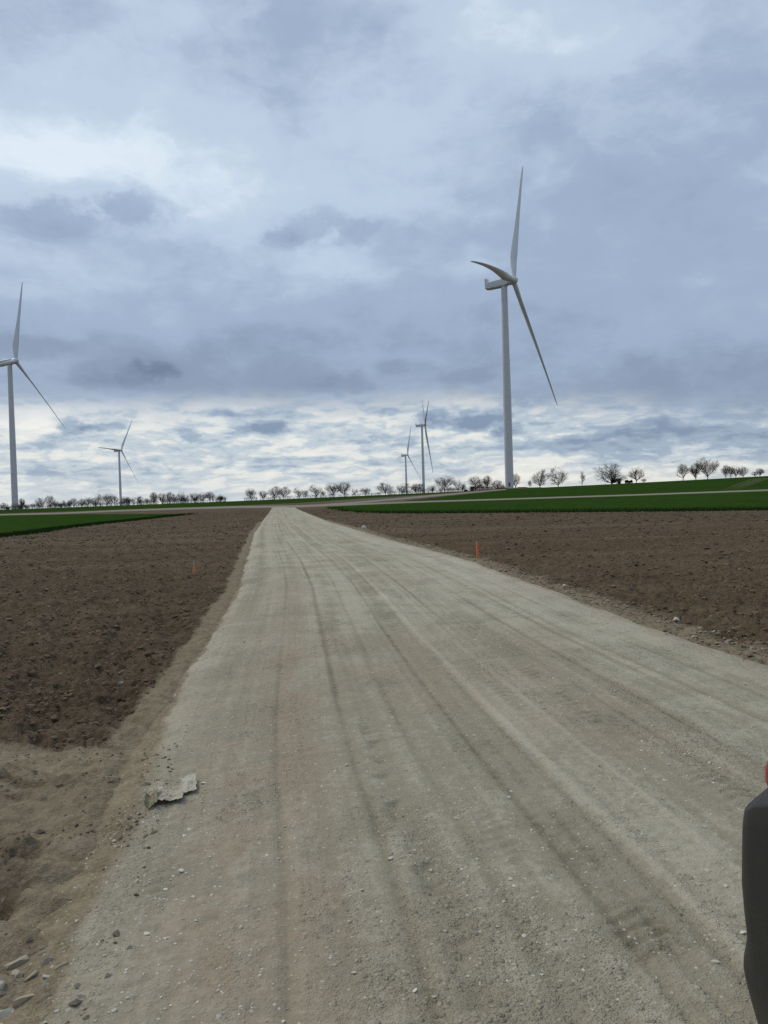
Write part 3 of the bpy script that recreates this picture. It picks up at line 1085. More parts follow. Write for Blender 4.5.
# ------------------------------------------------------------------ crumpled litter
def build_litter():
    g = ground_at(171, 808)
    z = surface_z(g.x, g.y)
    root = empty('crumpled_wrapper', (g.x, g.y, z), math.radians(14))
    tag(root, 'crumpled dirty white wrapper with olive green end lying on the gravel', 'litter')

    def sheet(x0, x1, y0, y1, nx, ny, seed, lift, name, mat, hf):
        gx, gy = np.meshgrid(np.linspace(0, 1, nx), np.linspace(0, 1, ny))
        jag = .012 * (fbm(gx * 9, gy * 0, seed, 2) - .5)
        X = x0 + (x1 - x0) * gx + .010 * (fbm(gy * 8, gx * 2, seed + 1, 2) - .5)
        Y = y0 + (y1 - y0) * gy + jag * 2
        c = np.abs(fbm(gx * 5 + 2, gy * 4, seed + 2, 3) - .5) * 2
        Z = lift + hf(gx, gy) + .014 * (.6 - c) + .002 * fbm(gx * 20, gy * 16, seed + 3, 2)
        o = mesh_np(name, np.stack([X, Y, Z], -1).reshape(-1, 3), grid_faces(ny, nx), mat=mat, parent=root, smooth=False)
        md = o.modifiers.new('thickness', 'SOLIDIFY')
        md.thickness = .0012
        return o
    sheet(-.070, .062, -.075, .170, 28, 26, 601, .006, 'sheet', M_SHEET, lambda u, v: .016 * (1 - v) ** 2 + .006 * np.sin(u * 7))
    sheet(.048, .132, .020, .250, 20, 22, 611, .008, 'torn_flap', M_PAPER, lambda u, v: .016 * u + .010 * v)
    sheet(-.128, -.066, -.105, .060, 20, 24, 621, .003, 'olive_end', M_OLIVE,
          lambda u, v: .026 * np.abs(1 - 2 * np.clip(u * 1.2, 0, 1)) ** 2 + .004 * v)
    sheet(-.115, -.062, .050, .105, 12, 10, 631, .028, 'white_corner', M_PAPER, lambda u, v: .012 * u)


build_litter()


# ------------------------------------------------------------------ marker stakes
def build_stake(px, py, h, w, lean, band0, band1, paint, label, cap):
    g = ground_at(px, py)
    root = empty('marker_stake', (g.x, g.y, tz(g.x, g.y)))
    root.rotation_euler = (0, lean, .4)
    tag(root, label, 'stake', 'marker stakes beside the track')
    bm = bmesh.new()
    prof = [(-.12, .2), (-.02, 1), (h * .5, 1), (h * .93, .92), (h, .55 if cap else .8)]
    rings = []
    for zz_, k in prof:
        rings.append([bm.verts.new((sx * w * k, sy * w * .7 * k, zz_)) for sx, sy in ((-1, -1), (1, -1), (1, 1), (-1, 1))])
    for a, b_ in zip(rings, rings[1:]):
        for i in range(4):
            bm.faces.new((a[i], a[(i + 1) % 4], b_[(i + 1) % 4], b_[i]))
    bm.faces.new(rings[-1]); bm.faces.new(rings[0][::-1])
    bm_obj('post', bm, M_WOOD, root)
    bm = bmesh.new()
    rings = []
    for zz_ in (band0 * h, (band0 + band1) / 2 * h, band1 * h):
        rings.append([bm.verts.new((sx * (w + .003), sy * (w * .7 + .003), zz_)) for sx, sy in ((-1, -1), (1, -1), (1, 1), (-1, 1))])
    for a, b_ in zip(rings, rings[1:]):
        for i in range(4):
            bm.faces.new((a[i], a[(i + 1) % 4], b_[(i + 1) % 4], b_[i]))
    bm.faces.new(rings[-1]); bm.faces.new(rings[0][::-1])
    bm_obj('paint_band', bm, paint, root)


build_stake(194.5, 574.5, .33, .020, -.02, -.02, .60, M_ORANGE_TAN, 'short faded orange wooden marker stake in the left ploughed field', True)
build_stake(478, 559.5, .46, .021, -.04, .05, .90, M_ORANGE, 'bright orange wooden marker stake in the right field at the track edge', False)


# ------------------------------------------------------------------ wind turbines
def lathe(name, prof, mat, parent, seg=32, smooth=True):
    """prof: list of (radius, z)"""
    a = np.linspace(0, 2 * np.pi, seg, endpoint=False)
    v = np.array([[r_ * np.cos(t), r_ * np.sin(t), z] for r_, z in prof for t in a])
    return mesh_np(name, v, grid_faces(len(prof), seg, wrap=True), mat=mat, parent=parent, smooth=smooth)


def blade_mesh(L, bend):
    """Aerofoil sections lofted along +Z, chord along X, flapwise along Y."""
    ns, nk = 40, 20
    V = []
    for i in range(ns):
        t = i / (ns - 1)
        t = t ** 1.05
        z = t * L
        root = 1 - float(sstep(np.array([t]), .02, .17)[0])
        chord = np.interp(t, [0, .04, .10, .20, .30, .50, .70, .88, .96, 1], [2.6, 2.7, 3.4, 4.3, 3.6, 2.35, 1.65, 1.1, .8, .3])
        thick = np.interp(t, [0, .04, .15, .3, .6, 1], [1.0, .97, .50, .26, .19, .15])
        tw = math.radians(np.interp(t, [0, .15, .4, 1], [-42, -44, -54, -60]))
        yb = bend * L * t
        for k in range(nk):
            p = 2 * math.pi * k / nk
            cx, cy = math.cos(p), math.sin(p)
            xa = (cx * .5 + .20 * (1 - root)) * chord
            ya = cy * .5 * chord * thick * (1 if root > .9 else (.35 + .65 * (1 - ((cx + .2) / 1.2) ** 2 * (1 - root)) if cx > -.2 else 1))
            V.append((xa * math.cos(tw) - ya * math.sin(tw), xa * math.sin(tw) + ya * math.cos(tw) + yb, z))
    return np.array(V), grid_faces(ns, nk, wrap=True)


def turbine(hub_px, depth, phi, th, L, bend, sag, label, base_z=None, door=False, arch=0.0):
    hub = at(hub_px[0], hub_px[1], depth)
    phi = math.radians(phi)
    th = math.radians(th)
    tilt = math.radians(5)
    n = Vector((math.cos(phi) * math.cos(tilt), -math.sin(phi) * math.cos(tilt), math.sin(tilt)))
    e1 = Vector((-math.sin(phi), -math.cos(phi), 0))
    e2 = n.cross(e1)
    if e2.z < 0: e2 = -e2
    over = 5.2                                   # hub ahead of the tower axis
    tx, ty = hub.x - n.x * over, hub.y - n.y * over
    bz = tz(tx, ty) - .5 if base_z is None else base_z
    root = empty('wind_turbine', (tx, ty, bz))
    tag(root, label, 'wind turbine', 'wind turbines')
    top = hub.z - n.z * over - 2.2 - bz
    prof = [(2.30, 0), (2.30, .3), (2.24, top * .25), (2.20, top * .45), (2.02, top * .6), (1.82, top * .8), (1.66, top)]
    lathe('tower', prof, M_TOWER, root, 40)
    lathe('foundation', [(2.55, -1.2), (2.55, .12), (2.28, .14)], M_CONC, root, 40)
    for k in (.25, .45, .62, .8):
        r_ = np.interp(k, [0, .25, .45, .6, .8, 1], [2.3, 2.24, 2.2, 2.02, 1.82, 1.66])
        lathe('flange_ring', [(r_ - .02, top * k - .09), (r_ + .03, top * k - .08), (r_ + .03, top * k + .08), (r_ - .02, top * k + .09)], M_TOWER, root, 40)
    lathe('yaw_collar', [(1.66, top - .02), (1.95, top + .1), (1.95, top + .75), (1.6, top + .8)], M_NAC, root, 32)
    # nacelle: a bevelled long box along the shaft, slightly tapered to its rear
    R3 = Matrix((n, e1, e2)).transposed()        # local x = shaft, y = e1, z = e2
    M4 = Matrix.Translation(hub - Vector((tx, ty, bz))) @ R3.to_4x4()
    bm = bmesh.new()
    secs = [(-3.0, 1.55, -1.7, 1.75), (-4.2, 2.0, -2.05, 2.05), (-9.0, 2.1, -1.95, 2.0), (-13.8, 2.0, -1.75, 1.95), (-15.6, 1.9, -1.35, 1.9)]
    rings = []
    for x, w, z0, z1 in secs:
        c = .35
        pts = [(-w + c, z0), (w - c, z0), (w, z0 + c), (w, z1 - c), (w - c, z1), (-w + c, z1), (-w, z1 - c), (-w, z0 + c)]
        rings.append([bm.verts.new(M4 @ Vector((x, yy, zz_))) for yy, zz_ in pts])
    for a, b_ in zip(rings, rings[1:]):
        for i in range(8):
            bm.faces.new((a[i], a[(i + 1) % 8], b_[(i + 1) % 8], b_[i]))
    bm.faces.new(rings[0]); bm.faces.new(rings[-1][::-1])
    nac = bm_obj('nacelle', bm, M_NAC, root)

    def box(name, x0, x1, y0, y1, z0, z1, mat, par):
        bm = bmesh.new()
        vs = [bm.verts.new(M4 @ Vector((x, y, z))) for x in (x0, x1) for y in (y0, y1) for z in (z0, z1)]
        for q in ((0, 1, 3, 2), (4, 6, 7, 5), (0, 4, 5, 1), (2, 3, 7, 6), (0, 2, 6, 4), (1, 5, 7, 3)):
            bm.faces.new([vs[i] for i in q])
        bmesh.ops.bevel(bm, geom=list(bm.edges), offset=.06, segments=1, affect='EDGES')
        return bm_obj(name, bm, mat, par)
    cool = box('cooler', -15.5, -14.3, -1.75, 1.75, 1.93, 4.1, M_NAC, root)
    box('grille', -15.56, -15.50, -1.55, 1.55, 2.2, 3.95, M_DARKMETAL, cool)
    box('vent', -12.6, -6.2, 2.06, 2.13, -1.2, -.1, M_NAC, nac)
    box('mast', -14.0, -13.9, -.05, .05, 1.9, 5.2, M_DARKMETAL, nac)
    # hub: rounded spinner on the shaft
    prof = [(1.35, -3.1), (1.95, -2.6), (2.20, -1.2), (2.22, .2), (2.0, 1.2), (1.45, 2.0), (.75, 2.45), (.02, 2.6)]
    a = np.linspace(0, 2 * np.pi, 28, endpoint=False)
    v = np.array([(M4 @ Vector((z, r_ * math.cos(t), r_ * math.sin(t))))[:] for r_, z in prof for t in a])
    mesh_np('hub', v, grid_faces(len(prof), 28, wrap=True), mat=M_BLADE, parent=root)
    bv, bf = blade_mesh(L, bend)
    for k in range(3):
        ang = th + k * 2 * math.pi / 3
        rad = e1 * math.cos(ang) + e2 * math.sin(ang)
        ch = n.cross(rad)
        Mb = np.array([ch, n, rad])              # rows: chord, flap, span
        off = np.array(hub - Vector((tx, ty, bz)))
        hz = math.sqrt(max(0, 1 - rad.z ** 2))
        pv = bv @ Mb + off
        tt = bv[:, 2] / L
        pv[:, 2] += hz * L * (arch * (tt - tt ** 2) - sag * tt ** 2)
        mesh_np('blade', pv, bf, mat=M_BLADE, parent=root)
    if door:
        dv = Vector((-tx, -ty, 0)).normalized()
        s_ = Vector((-dv.y, dv.x, 0))
        bm = bmesh.new()
        vs = [bm.verts.new(dv * rr_ + s_ * sx + Vector((0, 0, z))) for rr_ in (2.15, 2.33) for sx in (-.45, .45) for z in (.9, 3.1)]
        for q in ((0, 1, 3, 2), (4, 6, 7, 5), (0, 4, 5, 1), (2, 3, 7, 6), (0, 2, 6, 4), (1, 5, 7, 3)):
            bm.faces.new([vs[i] for i in q])
        bm_obj('door', bm, M_DARKMETAL, root)
    return root


RB = at(509.3, 487.2, 419)
turbine((513.2, 280.4), 419, 27.2, 112.7, 80.2, .056, .017, 'largest wind turbine, right of the track, tower rising from a bare earth bank', base_z=RB.z - .5, door=True, arch=.075)
turbine((15.5, 361.0), 590, 12.4, 103.0, 67.2, .046, .058, 'wind turbine at the left picture edge with its nacelle cut by the frame', door=True)
turbine((121.2, 450.2), 1480, 19.1, 1.3, 73.0, .07, .008, 'small distant wind turbine alone on the left above the row of trees')
turbine((425.0, 424.9), 1280, -0.5, 22.5, 82.0, .064, 0, 'taller of the two distant turbines in the middle, rotor seen edge on')
turbine((407.5, 454.7), 1800, 27.8, 110.5, 77.5, .07, 0, 'farthest and smallest turbine, just left of the edge-on one in the middle')


def build_bank():
    """Long heap of earth at the foot of the big turbine."""
    c = at(509, 489, 414)
    nx, ny = 90, 26
    gx, gy = np.meshgrid(np.linspace(-1, 1, nx), np.linspace(-1, 1, ny))
    X = c.x + gx * 13.5 + .5
    Y = c.y + gy * 5 - 3.5
    prof = (1 - np.abs(gx) ** 3) * (1 - gy ** 2)
    hh = prof * (.9 + .9 * fbm(gx * 3.2, gy * 1.2, 701, 4)) * (1.15 - .5 * np.exp(-((gx + .02) / .22) ** 2))
    zb = RB.z - .95
    o = mesh_np('earth_bank', np.stack([X, Y, zb - .6 + hh * 1.05], -1).reshape(-1, 3), grid_faces(ny, nx), mat=M_BANK)
    tag(o, 'low dark heap of earth round the foot of the largest turbine', 'earth bank')
    # crane pad carrying the tower
    t = np.linspace(0, 2 * np.pi, 48, endpoint=False)
    pc = at(509.3, 488, 421)
    rings = []
    for r_, z in ((30, tz(pc.x, pc.y) - .6), (17, RB.z - .55), (0.01, RB.z - .45)):
        for a in t:
            rings.append((pc.x + r_ * math.cos(a), pc.y + r_ * .8 * math.sin(a), z))
    o = mesh_np('turbine_mound', rings, grid_faces(3, 48, wrap=True), mat=M_BARE)
    tag(o, kind='structure')


build_bank()


def cabinet(px, py, depth, w, h, label):
    p = at(px, py, depth)
    root = empty('utility_cabinet', (p.x, p.y, p.z))
    tag(root, label, 'cabinet', 'cabinets at the foot of the left turbine')
    for name, x0, x1, z0, z1, mat, d_ in (('plinth', -w * .52, w * .52, -.8, .15, M_CONC, .62), ('housing', -w / 2, w / 2, .15, h, M_CABINET, .6),
                                          ('lid', -w * .56, w * .56, h, h + .14, M_CABINET, .68)):
        bm = bmesh.new()
        bmesh.ops.create_cube(bm, size=1)
        for v in bm.verts:
            v.co = Vector((v.co.x * (x1 - x0), v.co.y * w * d_ * 2, (z0 + z1) / 2 + v.co.z * (z1 - z0)))
        bmesh.ops.bevel(bm, geom=list(bm.edges), offset=.03, segments=1, affect='EDGES')
        bm_obj(name, bm, mat, root)


cabinet(7.6, 509.6, 575, 1.9, 1.9, 'small dark box left of the foot of the left turbine')
cabinet(20.6, 509.0, 575, 1.9, 2.2, 'small dark box right of the foot of the left turbine')


def shed():
    p = at(472.2, 491.4, 400)
    root = empty('hunting_hide', (p.x, p.y, p.z - .4))
    tag(root, 'small dark upright hut under the trees left of the largest turbine', 'hut')
    for name, sx, sy, z0, z1, mat in (('cabin', 1.7, 1.7, .6, 2.7, M_SHEDWOOD), ('roof', 2.1, 2.1, 2.7, 2.95, M_DARKMETAL)):
        bm = bmesh.new()
        bmesh.ops.create_cube(bm, size=1)
        for v in bm.verts:
            k = .35 if (name == 'roof' and v.co.z > 0) else 1
            v.co = Vector((v.co.x * sx * k, v.co.y * sy, (z0 + z1) / 2 + v.co.z * (z1 - z0)))
        bm_obj(name, bm, mat, root)
    for sx in (-.7, .7):
        for sy in (-.7, .7):
            bm = bmesh.new()
            bmesh.ops.create_cube(bm, size=1)
            for v in bm.verts:
                v.co = Vector((sx + v.co.x * .16, sy + v.co.y * .16, .1 + v.co.z * 1.0))
            bm_obj('leg', bm, M_SHEDWOOD, root)


shed()


# ------------------------------------------------------------------ bare trees on the skyline
def tube(V, Tq, p0, p1, r0, r1, k=3):
    d = (p1 - p0)
    if d.length < 1e-6: return
    d.normalize()
    s = d.orthogonal().normalized()
    t = d.cross(s)
    b0 = len(V)
    for p, r_ in ((p0, r0), (p1, r1)):
        for i in range(k):
            a = 2 * math.pi * i / k
            V.append((p + (s * math.cos(a) + t * math.sin(a)) * r_)[:])
    for i in range(k):
        j = (i + 1) % k
        Tq.append((b0 + i, b0 + j, b0 + k + j, b0 + k + i))


def tree_meshes(kind, seed, mat_twig):
    """A unit-height leafless tree: trunk mesh and crown (limbs, branches, twigs) mesh."""
    r_ = random.Random(seed)
    spec = {'broad': (.17, .52, 7, .85), 'oval': (.20, .38, 7, .60), 'thin': (.25, .24, 7, .40), 'wide': (.10, .68, 9, 1.1), 'dense': (.10, .36, 11, .7)}
    bole, half, nl, spread = spec[kind]
    tv, tq, cv, cq = [], [], [], []
    tr = .023 if kind not in ('thin', 'wide') else (.015 if kind == 'thin' else .028)
    p = Vector((0, 0, -.06))
    lean = Vector((r_.uniform(-.05, .05), r_.uniform(-.05, .05), 1))
    steps = 5
    pts = [p]
    for i in range(steps):
        p = p + lean * ((bole + .06) / steps) + Vector((r_.gauss(0, .005), r_.gauss(0, .005), 0))
        pts.append(p)
    for i in range(steps):
        a = tr * (1.5 - .5 * min(1, i / 2)) * (1 - .06 * i)
        b_ = tr * (1.5 - .5 * min(1, (i + 1) / 2)) * (1 - .06 * (i + 1))
        tube(tv, tq, pts[i], pts[i + 1], a, b_, 7)
    rmin = .0015

    def inside(q):
        c = bole * .8 + (1 - bole * .8) * .5
        e = ((q.x ** 2 + q.y ** 2) / half ** 2 + ((q.z - c) / ((1 - bole * .8) * .5)) ** 2)
        return e < .75 + .65 * r_.random()

    def grow(p, d, ln, rad, lev):
        n = 3 if lev < 3 else 2
        rr0 = rad
        for i in range(n):
            d = (d + Vector((r_.gauss(0, .17), r_.gauss(0, .17), r_.gauss(.05, .11)))).normalized()
            q = p + d * (ln / n)
            rr1 = max(rmin, rad * (1 - .48 * (i + 1) / n))
            tube(cv, cq, p, q, rr0, rr1, 4 if lev < 2 else 3)
            p, rr0 = q, rr1
            if not inside(p): return
            if lev < 5:
                for _ in range(2 if (lev > 0 or i > 0) else 1):
                    ax = Vector((r_.gauss(0, 1), r_.gauss(0, 1), r_.gauss(.15, .75))).normalized()
                    nd = (d * .9 + ax * (.75 if kind != 'thin' else .55)).normalized()
                    if lev < 4 or r_.random() < .38:
                        grow(p, nd, ln * r_.uniform(.50, .74), max(rmin, rr1 * .60), lev + 1)
    topp = pts[-1]
    for i in range(nl):
        a = 2 * math.pi * (i + r_.random() * .6) / nl
        k = i / nl
        start = pts[3] + (topp - pts[3]) * r_.uniform(.2, 1.0)
        d = Vector((math.cos(a) * spread * r_.uniform(.5, 1.1), math.sin(a) * spread * r_.uniform(.5, 1.1), r_.uniform(.12, 1.1))).normalized()
        grow(start, d, .46 * r_.uniform(.75, 1.1), tr * r_.uniform(.52, .78), 1)
    grow(topp, Vector((r_.gauss(0, .1), r_.gauss(0, .1), 1)).normalized(), (1 - bole) * .8, tr * .72, 0)
    T = mesh_np('trunk', tv, tq, mat=M_BARK, link=False).data
    C = mesh_np('crown', cv, cq, mat=mat_twig, link=False).data
    zmax = max(v[2] for v in cv)
    wmax = np.percentile([math.hypot(v[0], v[1]) for v in cv], 96) * 2
    return T, C, zmax, wmax


VAR = {}
for kind, seeds in (('broad', (3, 14, 25, 33)), ('oval', (4, 15, 26)), ('thin', (5, 16)), ('wide', (6,)), ('dense', (8,))):
    for i, s in enumerate(seeds):
        VAR[(kind, i)] = tree_meshes(kind, s, M_TWIG)
        if kind in ('broad', 'oval', 'thin'):
            T_, C_, a_, b2_ = VAR[(kind, i)]
            C2 = C_.copy()
            C2.materials.clear()
            C2.materials.append(M_TWIG_PALE)
            VAR[(kind + '_pale', i)] = (T_, C2, a_, b2_)

SKY_X = [-200, 0, 130, 250, 370, 490, 600, 680, 768, 900]
SKY_Y = [519, 510, 505, 500, 495.2, 490.2, 485.2, 481, 476, 470]
TREE_COUNT = {}


def tree(px, hpx, wpx, kind, depth, label, group, var=None):
    base = float(np.interp(px, SKY_X, SKY_Y))
    i = TREE_COUNT.get(kind, 0)
    TREE_COUNT[kind] = i + 1
    nvar = len([k for k in VAR if k[0] == kind])
    T_, C_, zm, wm = VAR[(kind, (i if var is None else var) % nvar)]
    p = at(px, base + .4, depth)
    h = hpx * depth / F
    w = wpx * depth / F * 1.1
    sz, sx = h / zm, w / wm
    root = empty('bare_tree', (p.x, p.y, p.z), (i * 2.4) % 6.28)
    root.scale = (sx, sx, sz)
    tag(root, label, 'tree', group)
    for nm, me in (('trunk', T_), ('crown', C_)):
        o = bpy.data.objects.new(nm, me)
        COL.objects.link(o)
        o.parent = root


ORD = ['first', 'second', 'third', 'fourth', 'fifth', 'sixth', 'seventh', 'eighth', 'ninth', 'tenth', 'eleventh', 'twelfth',
       'thirteenth', 'fourteenth', 'fifteenth', 'sixteenth', 'seventeenth']
KW = {'broad': 'round', 'oval': 'oval', 'thin': 'thin', 'dense': 'compact', 'wide': 'spreading'}


def row(trees, where, group, depth, jitter):
    for i, (px, h, w, kind) in enumerate(trees):
        lab = f'{ORD[i]} bare tree {where}'
        tree(px, h, w, kind, depth + jitter * (((i * 37) % 11) / 5.5 - 1), lab, group)


G1 = 'trees along the left skyline'
tree(4, 8, 8, 'broad_pale', 560, 'bare pale tree at the left picture edge, left of the left turbine', G1)
row([(22, 12, 6, 'oval'), (26.5, 6, 5, 'broad_pale'), (32.5, 6.5, 6, 'broad_pale'), (40, 11.5, 9.5, 'broad'), (50.3, 14, 9, 'oval'),
     (56, 8, 6, 'broad_pale'), (61.5, 7, 6, 'dense'), (66, 8.5, 7, 'broad'), (69.8, 8, 5, 'oval_pale'), (74, 10, 7, 'oval_pale'),
     (82, 9, 8, 'broad_pale'), (88, 11, 9, 'oval_pale'), (95.5, 14, 13, 'broad_pale'), (107, 14, 12, 'broad'), (114.5, 13, 8, 'oval')],
    'on the skyline right of the left edge turbine', G1, 560, 30)
row([(125, 10, 7, 'broad_pale'), (128.5, 9, 6, 'oval_pale'), (134, 8.5, 6, 'thin_pale'), (140, 9.5, 7, 'oval_pale'), (147, 7, 5, 'thin_pale'),
     (154, 13, 8, 'oval'), (162.3, 12, 9, 'broad'), (170, 12.5, 8, 'oval'), (174.5, 10, 6, 'broad'), (181, 12.5, 8, 'oval'), (185.5, 9, 7, 'broad'),
     (194.5, 10.5, 11, 'broad_pale'), (202.5, 11.5, 8, 'oval_pale'), (210, 11, 8, 'oval_pale'), (213.8, 8, 5, 'thin_pale'), (220.8, 8, 6, 'dense')],
    'on the skyline right of the small distant left turbine', G1, 560, 30)
G2 = 'trees along the skyline at the end of the road'
row([(251, 13, 11, 'broad'), (263, 10, 9, 'broad'), (274.8, 14, 13, 'broad'), (283.8, 13, 13, 'broad_pale'), (299, 12, 10, 'broad_pale'),
     (306, 8.5, 7, 'oval_pale'), (316.3, 14.5, 13, 'broad'), (323.5, 7, 5, 'thin_pale'), (333, 15, 15, 'broad'), (344.3, 16, 14, 'broad'),
     (355, 8, 7, 'thin_pale'), (365.3, 9, 11, 'broad_pale')],
    'from the left in the skyline row behind the road end', G2, 430, 25)
tree(385.4, 13, 15, 'broad', 420, 'bare bushy tree standing left of the two middle turbines, apart from the row', G2)
tree(403, 12.5, 14, 'broad', 420, 'bare bushy tree standing in front of the farthest turbine tower', G2)
tree(416, 10.5, 9, 'oval', 425, 'bare tree between the two distant middle turbine towers', G2)
tree(421, 11, 7, 'oval', 425, 'bare tree right in front of the edge-on middle turbine tower', G2)
tree(432, 9, 9, 'oval_pale', 430, 'faint thin tree just right of the edge-on middle turbine tower', G2)
tree(445, 18, 19, 'broad', 380, 'large rounded bare tree right of the middle turbines, fan of bare limbs', G2)
tree(457.5, 13, 8, 'thin', 390, 'narrow bare tree just right of the large rounded tree', G2)
tree(462.5, 10, 8, 'oval', 395, 'small bare tree between the narrow tree and the dark hut', G2)
tree(476, 16, 15, 'broad', 402, 'bushy bare tree behind the small dark hut', G2)
tree(487.6, 16, 9, 'oval', 404, 'upright bare tree second left of the largest turbine tower', G2)
tree(497, 11, 11, 'broad_pale', 408, 'pale low bare tree directly left of the largest turbine tower', G2)
G3 = 'trees along the right skyline'
tree(515.5, 17, 9, 'oval', 440, 'bare tree half hidden behind the largest turbine tower', G3)
tree(530, 9, 4, 'thin_pale', 320, 'faint sapling right of the largest turbine tower', G3)
tree(540, 19.5, 15, 'broad', 310, 'bare rounded tree, left one of the pair right of the largest turbine', G3)
tree(558, 22.5, 19, 'broad', 305, 'bare dark tree, right one of the pair right of the largest turbine', G3)
tree(582, 16, 7, 'thin_pale', 315, 'faint slender tree alone between the pair and the spreading tree', G3)
tree(612, 23, 31, 'wide', 300, 'very wide spreading bare tree with dark bushes at its foot', G3)
tree(636.5, 18.5, 14, 'oval', 300, 'bare tree with full oval crown right of the dark bushes', G3)
tree(643.5, 5, 5, 'thin_pale', 300, 'tiny bare sapling right of the full oval tree', G3)
tree(683, 18, 12, 'thin', 300, 'thin bare tree, leftmost of the cluster on the right hilltop', G3)
tree(696, 18, 13, 'oval_pale', 300, 'bare tree close left of the tallest dark tree on the right hilltop', G3)
tree(707.5, 24, 20, 'broad', 295, 'tallest dark bare tree with heavy limbs on the right hilltop', G3)
tree(726, 14.5, 8, 'oval', 300, 'bare tree, first right of the tallest dark tree on the hilltop', G3)
tree(730.5, 13, 7, 'oval', 304, 'bare tree, second right of the tallest dark tree on the hilltop', G3)
tree(736, 14, 9, 'oval', 300, 'bare tree, third right of the tallest dark tree on the hilltop', G3)
tree(743, 12, 10, 'broad', 302, 'bare tree, fourth right of the tallest dark tree on the hilltop', G3)
tree(755, 6, 7, 'oval_pale', 302, 'small faint tree, second from the right picture edge on the hilltop', G3)
tree(760, 9, 7, 'oval', 300, 'small bare tree nearest the right picture edge on the hilltop', G3)


def scrub(name, segs, label, seed):
    g = np.random.default_rng(seed)
    V, Q = [], []
    for x0, x1, h0, h1, depth, n in segs:
        for _ in range(n):
            px = g.uniform(x0, x1)
            dens = float(vnoise(np.array([px * .22]), np.array([seed * 1.7]), seed)[0])
            if g.random() > dens * 1.5: continue
            d = depth * g.uniform(.97, 1.05)
            p = at(px, float(np.interp(px, SKY_X, SKY_Y)) + .5, d)
            h = g.uniform(h0, h1) * (.5 + .8 * dens) * d / F
            lean = Vector((g.normal(0, .28), g.normal(0, .28), 1)) * h
            mid_ = p + lean * .5
            tube(V, Q, p, mid_, .045, .03)
            for _k in range(3):
                tube(V, Q, mid_, mid_ + Vector((g.normal(0, .32) * h, g.normal(0, .32) * h, h * g.uniform(.25, .6))), .03, .016)
    o = mesh_np(name, V, Q, mat=M_TWIG_PALE)
    tag(o, label, 'scrub', kind='stuff')


scrub('leafless_scrub', [(0, 122, 3, 6.5, 575, 1500), (122, 226, 3, 6.5, 575, 1400)], 'hazy leafless scrub between the trees of the left skyline', 51)
scrub('leafless_scrub', [(244, 375, 2, 4.5, 440, 700), (375, 470, 2.5, 5.5, 430, 700), (470, 505, 3, 6, 425, 420)], 'hazy leafless scrub between the trees behind the road end', 52)


def bush(px, hpx, wpx, depth, label, seed):
    base = float(np.interp(px, SKY_X, SKY_Y))
    p = at(px, base + .8, depth)
    r_ = random.Random(seed)
    g = np.random.default_rng(seed)
    h, w = hpx * depth / F, wpx * depth / F
    root = empty('evergreen_bush', (p.x, p.y, p.z))
    tag(root, label, 'bush', 'dark bushes at the foot of the spreading tree')
    V, Q = [], []
    for i in range(6):
        a = r_.uniform(0, 6.28)
        tube(V, Q, Vector((0, 0, -.3)), Vector((math.cos(a) * w * .3, math.sin(a) * w * .3, h * .7)), .06, .03, 5)
    mesh_np('stem', V, Q, mat=M_BARK, parent=root)
    cl = [(Vector((r_.uniform(-.33, .33) * w, r_.uniform(-.33, .33) * w, r_.uniform(.25, .72) * h)), r_.uniform(.16, .28) * h) for _ in range(9)]
    n = 2600
    vv = []
    for i in range(n):
        c, rad = cl[i % len(cl)]
        d = Vector(g.normal(size=3)).normalized() * rad * (1.15 * g.random() ** .4)
        q = c + d
        u1, u2 = Vector(g.normal(size=3)) * .075, Vector(g.normal(size=3)) * .075
        vv += [(q + u1)[:], (q + u2)[:], (q - u1 - u2)[:]]
    mesh_np('foliage', vv, tris=np.arange(3 * n).reshape(-1, 3), mat=M_EVERGREEN, parent=root, smooth=False)


bush(618, 7.5, 13, 297, 'larger dark bush, touching the trunk of the spreading tree', 41)
bush(628, 5.0, 11, 297, 'lower dark bush, between the larger bush and the oval tree', 42)
bush(466, 2.6, 5, 398, 'tiny dark low bush left of the small hut', 43)


